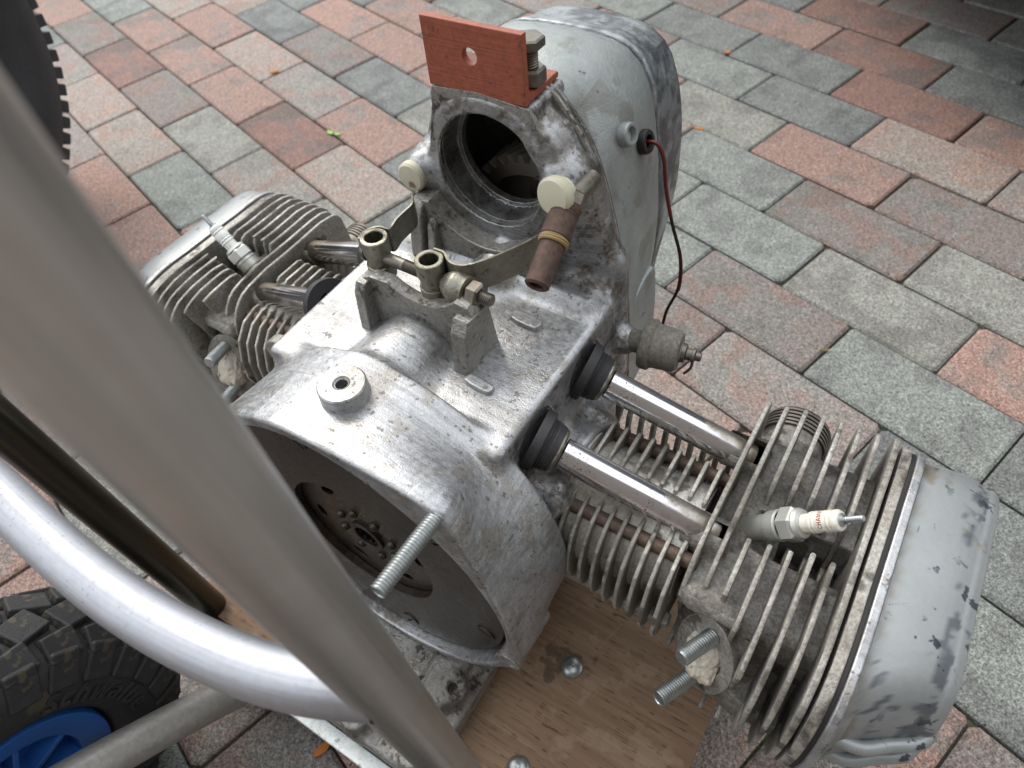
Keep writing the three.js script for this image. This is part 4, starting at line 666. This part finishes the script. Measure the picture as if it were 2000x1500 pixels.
  // paint is worn through along the bead and rubbed off in patches near it
  stain(bg, (x, y, z, nx, ny, nz) => { const f = fbm3(x * 90 + 7, y * 90, z * 60, 4), X = x, e = sstep(0.379, 0.394, X) * (1 - sstep(0.3965, 0.3985, X)); const d = sstep(0.02, 0.08, f + 0.32 * e - 0.26 - 0.06 * (z - zc > 0 ? 0 : 1)); const c = mix3([1, 1, 1], [0.4, 0.42, 0.46], clamp(d)); const dd = (1 - sstep(0.351, 0.362, X)) * sstep(-0.25, 0.2, fbm3(x * 120, y * 120, z * 120, 3)); return mix3(c, [0.66, 0.58, 0.46], 0.7 * dd); });
  part('cover_body', bg, M.paintCover, cover);
  part('rib', [tube([V(0.345, 0.01, zc + 0.085), V(0.37, 0.009, zc + 0.0825), V(0.385, 0.008, zc + 0.0715), V(0.4, 0.008, zc + 0.061), V(0.405, 0.008, zc + 0.052)], 0.0047, 30, 12), tube([V(0.345, -0.018, zc + 0.086), V(0.37, -0.019, zc + 0.0835), V(0.385, -0.02, zc + 0.0725), V(0.4, -0.02, zc + 0.062), V(0.405, -0.02, zc + 0.053)], 0.0047, 30, 12)], M.paintCover, cover);

  // inlet flange with two studs, stuffed with a rag
  const inlet = holder('inlet_port', engine, R ? 'right inlet flange with two studs' : 'left inlet flange with two studs');
  const n = V(-0.40, 0.24, 0.885).normalize(), c0 = V(0.2655, -0.025, -0.0555), up = V(0.15, -1, 0).addScaledVector(n, -V(0.15, -1, 0).dot(n)).normalize(), rt = up.clone().cross(n).normalize();
  const FM = new THREE.Matrix4().makeBasis(rt, up, n).setPosition(c0);
  const dia = smooth([[0, -0.0395], [-0.011, -0.036], [-0.0225, -0.018], [-0.0255, 0], [-0.0225, 0.018], [-0.011, 0.036], [0, 0.0395], [0.011, 0.036], [0.0225, 0.018], [0.0255, 0], [0.0225, -0.018], [0.011, -0.036]], 4);
  const fs = poly(dia); fs.holes.push(poly(circ(0, 0, 1, 40).map(([a, b]) => [a * 0.0165, b * 0.0185]).reverse()));
  part('flange', stain(prep(X4(extZ(fs, -0.0085, 0, 0.0008), FM)), dirt(0.25)), M.finAlu, inlet);
  part('bore', X4(lat([[0.0172, -0.02], [0.0172, -0.008]], V(0, 0, 0), V(0, 0, 1), 36), FM), M.finAlu, inlet);
  part('bore_floor', X4(T(new THREE.CylinderGeometry(0.03, 0.03, 0.004, 30).rotateX(Math.PI / 2), 0, 0, -0.022), FM), M.darkSteel, inlet);
  for (const s of [-1, 1]) { const a = V(0.002 * s, 0.0255 * s, -0.002).applyMatrix4(FM), b = V(0.002 * s, 0.0255 * s, s > 0 ? 0.037 : 0.0325).applyMatrix4(FM); part('stud', thread(a, b, 0.0063, 0.0021, 22), M.zinc, inlet); }
  { // rag
    const rg = surface((x, y, z) => { let d = sdCap(x, y, z, 0.001, -0.008, -0.006, 0.0, 0.01, -0.002, 0.0132, 0.0136); d = smin(d, sdCap(x, y, z, 0.006, -0.002, -0.001, 0.007, 0.014, 0.001, 0.0055), 0.004); return d - 0.0065 * fbm3(x * 95 + 4 * side, y * 70 + 3, z * 110, 3) - 0.004 * Math.abs(fbm3(x * 160 + 9, y * 60 - 3 * side, z * 160, 2)); }, [-0.02, -0.03, -0.026], [0.022, 0.032, 0.014], 0.0011);
    const gg = prep(X4(rg, FM)); if (XF) XF(gg); rags.push([gg, c0, R]);
  }
  // threaded exhaust stub at the front
  const ex = holder('exhaust_port', engine, 'threaded exhaust stub'); { const a = V(0.262, -0.02, -0.22), b = V(0.262, -0.023, -0.284), L = 0.064, pr = [[0.021, L], [0.027, L], [0.0275, L - 0.002]]; for (let i = 0; i < 5; i++) { const y = L - 0.003 - i * 0.0042; pr.push([0.0285, y], [0.0285, y - 0.0022], [0.0265, y - 0.0026], [0.0265, y - 0.0038]); } pr.push([0.0262, 0.036], [0.0262, 0], [0.021, 0], [0.021, L]); part('threaded_ring', lat(pr.reverse(), a, b, 48), M.steel, ex); }

  // pushrod tubes, rubber seals, cup washers
  for (const dz of [0, -0.0735]) {
    const a = V(0.1175, 0.0865, -0.0965 + dz), b = V(0.238, 0.042, -0.1125 + dz), d = b.clone().sub(a).normalize(), at = t => a.clone().addScaledVector(d, t);
    const tb = holder('pushrod_tube', engine, dz ? (R ? 'front right chromed pushrod tube' : 'front left pushrod tube') : (R ? 'rear right chromed pushrod tube' : 'rear left pushrod tube'));
    const tg = tube([at(0.01), at(0.04), at(0.08), at(0.132)], 0.0118, 30, 26);
    { const p = tg.attributes.position; stain(tg, (x, y, z) => { const f = fbm3(x * 45, y * 45, z * 45 + side, 3); const t = (Math.abs(x) - 0.12) / 0.115; const w = sstep(R ? 0.86 : 0.35, R ? 1.15 : 0.75, t + 0.7 * f); return mix3([1, 1, 1], [0.47, 0.42, 0.34], w * 0.9); }); }
    part('tube', tg, M.chrome, tb, null, true);
    part('rubber_seal', [lat([[0.012, 0], [0.0232, 0], [0.0236, 0.0015], [0.0236, 0.0068], [0.0226, 0.0078], [0.0194, 0.0082], [0.0196, 0.0095], [0.0188, 0.0104], [0.0195, 0.0115], [0.0187, 0.0126], [0.0193, 0.0138], [0.0184, 0.0152], [0.0178, 0.0185], [0.012, 0.019]], at(-0.0135), at(1), 40)], M.rubber, tb);
    part('washer', lat([[0.011, 0], [0.0166, 0], [0.0169, 0.0014], [0.015, 0.003], [0.0115, 0.0034]], at(0.0052), at(1), 36), M.strapSteel, tb);
  }
  // spark plug
  const plug = holder('spark_plug', engine, R ? 'right spark plug with red lettering on its insulator' : 'left white spark plug');
  const s0 = V(0.2725, 0.0475, -0.1345), s1 = V(0.3215, 0.1, -0.1365), sd = s1.clone().sub(s0).normalize(), sp = t => s0.clone().addScaledVector(sd, t);
  part('shell', [lat([[0, -0.02], [0.009, -0.02], [0.009, 0], [0.0105, 0.0005], [0.0108, 0.002], [0.0108, 0.008], [0.0114, 0.0086], [0.0114, 0.0098], [0.0106, 0.0104], [0.0106, 0.0115]], s0, s1, 32), hexN(sp(0.0115), sp(0.0235), 0.0126), lat([[0.0105, 0], [0.0108, 0.001], [0.0098, 0.0035], [0.0068, 0.0048]], sp(0.0233), s1, 32)], M.plugZinc, plug);
  const ins = [[0.0078, 0], [0.0078, 0.0085], [0.0088, 0.009], [0.0088, 0.0105], [0.0078, 0.0112], [0.0088, 0.0118], [0.0088, 0.0132], [0.0079, 0.0139], [0.0087, 0.0145], [0.0087, 0.021], [0.0079, 0.0216], [0.0086, 0.0222], [0.0086, 0.0236], [0.0078, 0.0243], [0.0085, 0.025], [0.0085, 0.028], [0.0075, 0.0293], [0.0045, 0.0297]];
  const ink = document.createElement('canvas'); ink.width = 2048; ink.height = 256; const cx = ink.getContext('2d');
  cx.fillStyle = R ? '#dcdace' : '#e9ebe6'; cx.fillRect(0, 0, 2048, 256);
  if (R) { for (let i = 0; i < 60; i++) { cx.fillStyle = `rgba(150,120,80,${0.05 + 0.12 * rnd()})`; cx.fillRect(rnd() * 2048, rnd() * 256, 20 + 120 * rnd(), 4 + 50 * rnd()); } cx.fillStyle = '#8e2f22'; cx.font = 'bold 170px sans-serif'; cx.textAlign = 'center'; cx.textBaseline = 'middle'; for (const ox of [512, 1536]) cx.fillText('CHAMPION', ox, 132, 960); }
  else { cx.fillStyle = '#3c3c44'; cx.font = 'bold 110px sans-serif'; cx.textAlign = 'center'; cx.textBaseline = 'middle'; for (const ox of [160, 680, 1200, 1720]) { cx.fillText('S', ox, 120); cx.fillStyle = '#8a8a90'; cx.fillText('F', ox + 150, 140); cx.fillStyle = '#3c3c44'; } }
  const it = new THREE.CanvasTexture(ink); it.colorSpace = THREE.SRGBColorSpace; it.wrapS = it.wrapT = THREE.RepeatWrapping;
  const im = std({ map: it, roughness: 0.25 });
  const ig = new THREE.LatheGeometry(ins.map((p, i) => new THREE.Vector2(p[0] * 0.84 - (p[0] < 0.0081 && i > 1 && i < 16 ? 0.0004 : 0), p[1])), 40); { const uv = ig.attributes.uv, p = ig.attributes.position; const t0 = R ? 0.0144 : -0.0006, t1 = R ? 0.0211 : 0.0092; for (let i = 0; i < uv.count; i++) { const v = (p.getY(i) - t0) / (t1 - t0); uv.setXY(i, 1 - uv.getX(i), v < 0 || v > 1 ? 0.02 : (R ? 1 - v : v)); } }
  part('insulator', X4(ig, alignY(sp(0.0252), s1)), im, plug, null, true);
  part('terminal', [lat([[0.0045, 0], [0.0045, 0.0012], [0.0026, 0.002], [0.0026, 0.003]], sp(0.0546), s1, 20), thread(sp(0.0564), sp(0.07), 0.0023, 0.0013, 16)], M.zinc, plug);
}
XF = null;
for (const [g, c, R] of rags) { // each rag lies loose in its port: a thing of its own
  const base = R ? ePoint(c.x, c.y, c.z) : ePoint(-c.x, c.y - 0.012, c.z + ZL - ZR);
  g.applyMatrix4(new THREE.Matrix4().makeScale(K, K, K)).applyMatrix4(new THREE.Matrix4().makeRotationX(TILT)).translate(ORG.x - base.x, ORG.y - base.y, ORG.z - base.z);
  const m = new THREE.Mesh(g, M.cloth); m.name = numbered('cloth_rag'); m.position.copy(base); m.castShadow = m.receiveShadow = true; scene.add(m);
  tag(m, R ? 'crumpled off-white rag stuffed in the inlet port of the near right cylinder head' : 'white rag stuffed in the inlet port of the far left cylinder head', 'rag', 'rags plugging the inlet ports');
}
// ---------------------------------------------------------------- hand truck that carries the engine (world metres)
{
  const truck = thing('hand_truck', V(-0.02, 0, 0.15), 'aluminium tube hand truck with blue-rimmed pneumatic tyres standing under and behind the engine', 'hand truck');
  const L = (g) => T(g, 0.02, 0, -0.15), wp = (name, gs, mat, parent = truck, label, keep) => mesh(name, [gs].flat().map(L), mat, parent, label, keep);
  const ZU = 0.083;
  wp('upright', tube([V(0.1227, 0.03, ZU), V(0.1227, 0.3, ZU), V(0.1227, 0.6, ZU), V(0.1227, 1.12, ZU)], 0.0125, 60, 40), M.uprightAlu, truck, 'near upright tube, out of focus', true);
  wp('upright', tube([V(-0.17, 0.03, 0.08), V(-0.17, 0.3, 0.08), V(-0.17, 0.6, 0.08), V(-0.17, 1.12, 0.08)], 0.0125, 60, 32), M.dullTube, truck, 'far dark upright tube', true);
  wp('crossbar', tube([V(-0.19, 0.369, 0.087), V(-0.16, 0.3695, 0.098), V(-0.125, 0.37, 0.1045), V(-0.091, 0.37, 0.1072), V(-0.05, 0.37, 0.1105), V(-0.006, 0.37, 0.1122), V(0.034, 0.37, 0.1102), V(0.072, 0.37, 0.1042), V(0.098, 0.37, 0.0965), V(0.1227, 0.37, 0.085)], 0.0113, 70, 36), M.tubeAlu, truck, 'bright curved crossbar', true);
  wp('plug_cap', T(new THREE.SphereGeometry(0.0032, 18, 12).scale(1, 0.35, 1).rotateX(0.75), -0.0215, 0.377, 0.1192), M.whitePlastic, truck);
  wp('crossbar', tube([V(-0.17, 0.78, 0.08), V(-0.1, 0.78, 0.108), V(-0.02, 0.78, 0.118), V(0.06, 0.78, 0.108), V(0.1227, 0.78, 0.083)], 0.0128, 50, 30), M.tubeAlu, truck, null, true);
  wp('handle', tube([V(-0.17, 1.1, 0.08), V(-0.158, 1.19, 0.085), V(-0.02, 1.22, 0.09), V(0.112, 1.19, 0.085), V(0.1227, 1.1, 0.083)], 0.0135, 50, 30), M.tubeAlu, truck, null, true);
  for (const s of [-1, 1]) wp('strut', tube([V(-0.02 + s * 0.078, 0.047, 0.112), V(-0.02 + s * 0.083, 0.09, 0.158), V(-0.02 + s * 0.085, 0.13, 0.2), V(-0.02 + s * 0.085, 0.165, 0.237)], 0.0142, 30, 28), M.strutAlu, truck, null, true);
  wp('axle', rod(V(-0.235, 0.13, 0.243), V(0.195, 0.13, 0.243), 0.008, 0.008), M.steel, truck);
  // toe plate: flat sheet with a raised light edge
  wp('toe_plate', [bx(0.36, 0.021, 0.0125, 0.005, 0.0465, 0.1045, 0.0012)], M.whitePlate, truck);
  wp('toe_plate', bx(0.38, 0.005, 0.3, -0.005, 0.0365, -0.05, 0.001), M.darkSteel);
  wp('weld', [T(new THREE.SphereGeometry(0.0105, 16, 10).scale(1.25, 0.5, 0.7), -0.098, 0.0515, 0.111)], M.castBrightPlain ?? M.zinc, truck);
  // wheels
  const mkWheel = (cx, s) => {
    const w = new THREE.Group(); w.name = 'wheel'; w.position.set(cx + 0.02, 0.13, 0.243 - 0.15); truck.add(w);
    const ax = (p) => p; // wheel built round the x axis at its centre
    const prof = [[0.062, 0.022], [0.066, 0.034], [0.075, 0.0395], [0.088, 0.0415], [0.1, 0.0395], [0.11, 0.035], [0.117, 0.027], [0.121, 0.014], [0.1225, 0]];
    const full = [...prof, ...prof.slice(0, -1).reverse().map(p => [p[0], -p[1]])].map(p => new THREE.Vector2(p[0], p[1]));
    const tg = new THREE.LatheGeometry(full, 72).toNonIndexed(); tg.rotateZ(-Math.PI / 2); mesh('tyre', tg, M.tyre, w);
    // tread blocks in four staggered rows, shoulder lugs reaching down the side wall
    const NB = 26, gA = new RoundedBoxGeometry(0.0205, 0.0075, 0.0245, 2, 0.0016), gB = new RoundedBoxGeometry(0.019, 0.0085, 0.0225, 2, 0.0016), gC = new RoundedBoxGeometry(0.026, 0.0085, 0.0195, 2, 0.0022);
    for (const g of [gA, gB, gC]) { const q = g; boxUV(q.index ? q : q, 0.1); }
    const put = (g, x, r, a, tilt, yaw) => { const m = new THREE.Mesh(g, M.tyre); m.name = 'tread_block'; m.rotation.order = 'XYZ'; m.position.set(x, r * Math.cos(a), r * Math.sin(a)); m.rotation.set(a, 0, 0); m.rotateZ(tilt); m.rotateY(yaw); m.castShadow = m.receiveShadow = true; w.add(m); };
    for (let i = 0; i < NB; i++) {
      const a = i / NB * 2 * Math.PI;
      put(gA, 0.0105, 0.1235, a, -0.13, 0.35); put(gA, -0.0105, 0.1235, a + Math.PI / NB, 0.13, -0.35);
      put(gB, 0.0285, 0.1155, a + Math.PI / NB, -0.75, 0.2); put(gB, -0.0285, 0.1155, a, 0.75, -0.2);
      put(gC, 0.0362, 0.1035, a + Math.PI / NB, -1.28, 0); put(gC, -0.0362, 0.1035, a, 1.28, 0);
    }
    // blue rim: outer band, dished web, ribs, hub
    for (const q of [1, -1]) {
      const rg = lat([[0.041, 0.012], [0.0425, 0.0285], [0.0445, 0.0295], [0.0585, 0.0335], [0.0612, 0.033], [0.062, 0.03], [0.062, 0.014], [0.041, 0.012]], V(0, 0, 0), V(q, 0, 0), 64);
      mesh('rim', rg, M.bluePlastic, w);
      mesh('rim_web', lat([[0.012, 0.006], [0.043, 0.006], [0.043, 0.013], [0.012, 0.013]], V(0, 0, 0), V(q, 0, 0), 48), M.bluePlastic, w);
      mesh('hub', lat([[0.0085, 0.006], [0.0085, 0.036], [0.0165, 0.036], [0.0185, 0.033], [0.0185, 0.006]], V(0, 0, 0), V(q, 0, 0), 36), M.bluePlastic, w);
      for (let i = 0; i < 8; i++) { const g = bx(0.016, 0.026, 0.004, q * 0.02, 0.0305, 0, 0.001); g.rotateX(i * Math.PI / 4 + 0.2); mesh('rib', g, M.bluePlastic, w); }
    }
    return w;
  };
  const w0 = mkWheel(-0.166, 1);
  // raised maker's lettering on the side wall
  { const font = FONT, txt = 'Schwalbe', r0 = 0.0765; let ang = 0; const gs = []; const cs = 0.0135; let adv = 0; const chars = [...txt];
    const res = font.data.resolution, wd = ch => (font.data.glyphs[ch]?.ha ?? 600) * cs / res; const tot = chars.reduce((s, c) => s + wd(c), 0);
    for (const ch of chars) { const g = new TextGeometry(ch, { font, size: cs, depth: 0.0018, curveSegments: 3, bevelEnabled: false }); const sh = new THREE.Matrix4().set(1, 0.2, 0, 0, 0, 1, 0, 0, 0, 0, 1, 0, 0, 0, 0, 1); g.applyMatrix4(sh); T(g, -wd(ch) / 2, 0, 0); const th = (adv + wd(ch) / 2 - tot / 2) / r0; adv += wd(ch); g.translate(0, r0, 0); g.rotateZ(-th); gs.push(g); }
    const g = merge(gs.map(q => prep(q))); g.rotateZ(-1.25); g.applyMatrix4(new THREE.Matrix4().makeBasis(V(0, 0, -1), V(0, 1, 0), V(1, 0, 0))); g.translate(0.0406, 0, 0);
    const m = new THREE.Mesh(g, M.tyre); m.name = 'lettering'; m.castShadow = true; w0.add(m); }
  const w1 = w0.clone(); w1.position.x = 0.134 + 0.02; w1.rotation.y = Math.PI; truck.add(w1);

  // plywood board on the toe plate, held by dome-headed bolts
  const ply = thing('plywood_board', V(0.024, 0.0555, -0.061), 'brown plywood board under the engine, fixed with dome-headed bolts', 'board');
  const face = bx(0.428, 0.0022, 0.29, 0, -0.0011, 0, 0.0006); const fm = mesh('face_veneer', face, M.plywood, ply, null, false);
  mesh('core_plies', bx(0.4272, 0.0138, 0.2892, 0, -0.0093, 0, 0.0004), M.plyEdge, ply);
  for (const [x, z] of [[0.1305, -0.0335], [0.1305, 0.0495], [-0.11, 0.0495], [-0.11, -0.0335]]) mesh('coach_bolt', [lat([[0.0088, 0], [0.0088, 0.0008], [0.0075, 0.0032], [0.0045, 0.0048], [0, 0.0053]], V(x - 0.024, 0.0001, z + 0.061), V(x - 0.024, 1, z + 0.061), 28), T(bx(0.0035, 0.0012, 0.0035, 0, 0, 0, 0.0005), x - 0.024, 0.0055, z + 0.061)], M.zinc, ply);
}
// ---------------------------------------------------------------- dark wheel at the left edge of the picture
{
  const c = V(-0.89, 0.28, -0.15), R = 0.28, wheel = thing('black_wheel', V(c.x, 0, c.z), 'black knobbly tyre standing on the paving at the far left edge, behind the upright tube', 'tyre');
  wheel.rotation.y = -1.2;
  const prof = [[0.17, 0.022], [0.19, 0.042], [0.22, 0.05], [0.25, 0.046], [0.262, 0.032], [0.2665, 0.012], [0.267, 0]];
  const full = [...prof, ...prof.slice(0, -1).reverse().map(p => [p[0], -p[1]])].map(p => new THREE.Vector2(p[0], p[1]));
  const g = new THREE.LatheGeometry(full, 96).toNonIndexed(); g.rotateX(Math.PI / 2); T(g, 0, R, 0); mesh('tyre', g, M.rubber, wheel);
  mesh('rim', [T(X4(lat([[0.03, -0.02], [0.172, -0.024], [0.172, 0.024], [0.03, 0.02]], V(0, 0, 0), V(0, 0, 1), 60), new THREE.Matrix4()), 0, R, 0)], M.darkSteel, wheel);
  const NB = 72, kb = new RoundedBoxGeometry(0.017, 0.016, 0.03, 1, 0.002);
  for (let i = 0; i < NB; i++) for (const [zz, o] of [[0.018, 0], [-0.018, 0.5]]) { const a = (i + o) / NB * 2 * Math.PI, m = new THREE.Mesh(kb, M.rubber); m.name = 'tread_block'; m.position.set((R - 0.0085) * Math.sin(a), R + (R - 0.0085) * Math.cos(a), zz); m.rotation.z = -a; m.castShadow = true; wheel.add(m); }
}
// ---------------------------------------------------------------- small litter on the paving
{
  const leaf = (name, px, label, cat, mat, l, w, a, group, curl = 0.2) => { const p = px, s = smooth([[-l, 0], [-l * 0.4, w], [l * 0.5, w * 0.8], [l, 0], [l * 0.4, -w], [-l * 0.5, -w * 0.8]], 3); const g = extZ(poly(s), -0.0003, 0.0003, 0.0001, 1); const q = g.attributes.position; for (let i = 0; i < q.count; i++) q.setZ(i, q.getZ(i) + curl * l * (q.getX(i) / l) ** 2); g.computeVertexNormals(); g.rotateX(-Math.PI / 2); g.rotateY(a); const m = mesh(name, g, mat, scene); m.position.copy(p); tag(m, label, cat, group); return m; };
  const onG = (x, y, h = 0.0012) => { const r = new THREE.Raycaster(); r.setFromCamera(new THREE.Vector2(x / 1000 - 1, 1 - y / 750), camera); const t = (h - CAM.y) / r.ray.direction.y; return CAM.clone().addScaledVector(r.ray.direction, t); };
  leaf('fallen_leaf', onG(536, 140), 'small orange leaf lying on a joint between bricks left of the red bracket', 'leaf', M.leafOrange, 0.011, 0.0042, 0.9, null);
  leaf('fallen_leaf', onG(1420, 102), 'tiny orange-brown leaf on a joint at the top right, beyond the front cover', 'leaf', M.leafOrange, 0.006, 0.004, 0.3, null);
  leaf('fallen_leaf', onG(1364, 251), 'small orange leaf scrap close to the right side of the outer lid', 'leaf', M.leafOrange, 0.009, 0.003, 0.1, null);
  leaf('wood_chip', onG(629, 1463), 'orange wood chip in the joint below the curved tube', 'wood chip', M.leafOrange, 0.0085, 0.0035, 1.3, null, 0.05);
  leaf('green_leaf', onG(645, 259), 'small bright green leaf on a dark brick above the left cylinder', 'leaf', M.leafGreen, 0.008, 0.0035, -0.2, null);
  leaf('green_leaf', onG(659, 262), 'second half of the green leaf pair on the brick, its right piece', 'leaf', M.leafGreen, 0.006, 0.003, 0.3, null);
  leaf('straw_wisp', onG(1610, 684), 'pale curved wisp of straw on the joint right of the oil sender', 'straw', M.straw, 0.008, 0.0008, 0.35, null, 0.5);
}
// ---------------------------------------------------------------- outside the frame: a parked car shades the top right corner, the house stands behind the camera
{
  const car = thing('parked_car', V(1.46, 0, -2.84), 'dark car parked at the top right beyond the frame, shading the bricks', 'car');
  const side = [[-2.1, 0.2], [-2.14, 0.45], [-2.05, 0.78], [-1.5, 0.9], [-0.85, 0.98], [-0.25, 1.4], [1.0, 1.42], [1.7, 1.05], [2.04, 0.95], [2.12, 0.5], [2.1, 0.19]];
  car.rotation.y = -0.877; const bodyG = extX(smooth(side, 3).map(p => [p[0], p[1]]), -0.98, 0.86, 0.06); mesh('body', bodyG, M.carPaint, car);
  mesh('underbody', bx(1.6, 0.08, 3.9, -0.05, 0.19, 0, 0.02), M.carUnder, car);
  for (const [x, z] of [[-0.72, -1.3], [0.62, -1.3], [-0.72, 1.3], [0.62, 1.3]]) mesh('wheel', lat([[0.1, 0], [0.3, 0.01], [0.315, 0.03], [0.315, 0.17], [0.3, 0.19], [0.1, 0.2]], V(x, 0.315, z), V(x + 1, 0.315, z), 40), M.rubber, car);
  const house = thing('house_wall', V(1.75, 0, 1.75), 'brick house wall behind the camera', 'house');
  house.rotation.y = Math.PI / 4; const wl = bx(7, 5, 0.3, 0, 2.5, 0, 0.01); mesh('wall', wl, M.wallBrick, house);
}
renderer.render(scene, camera);
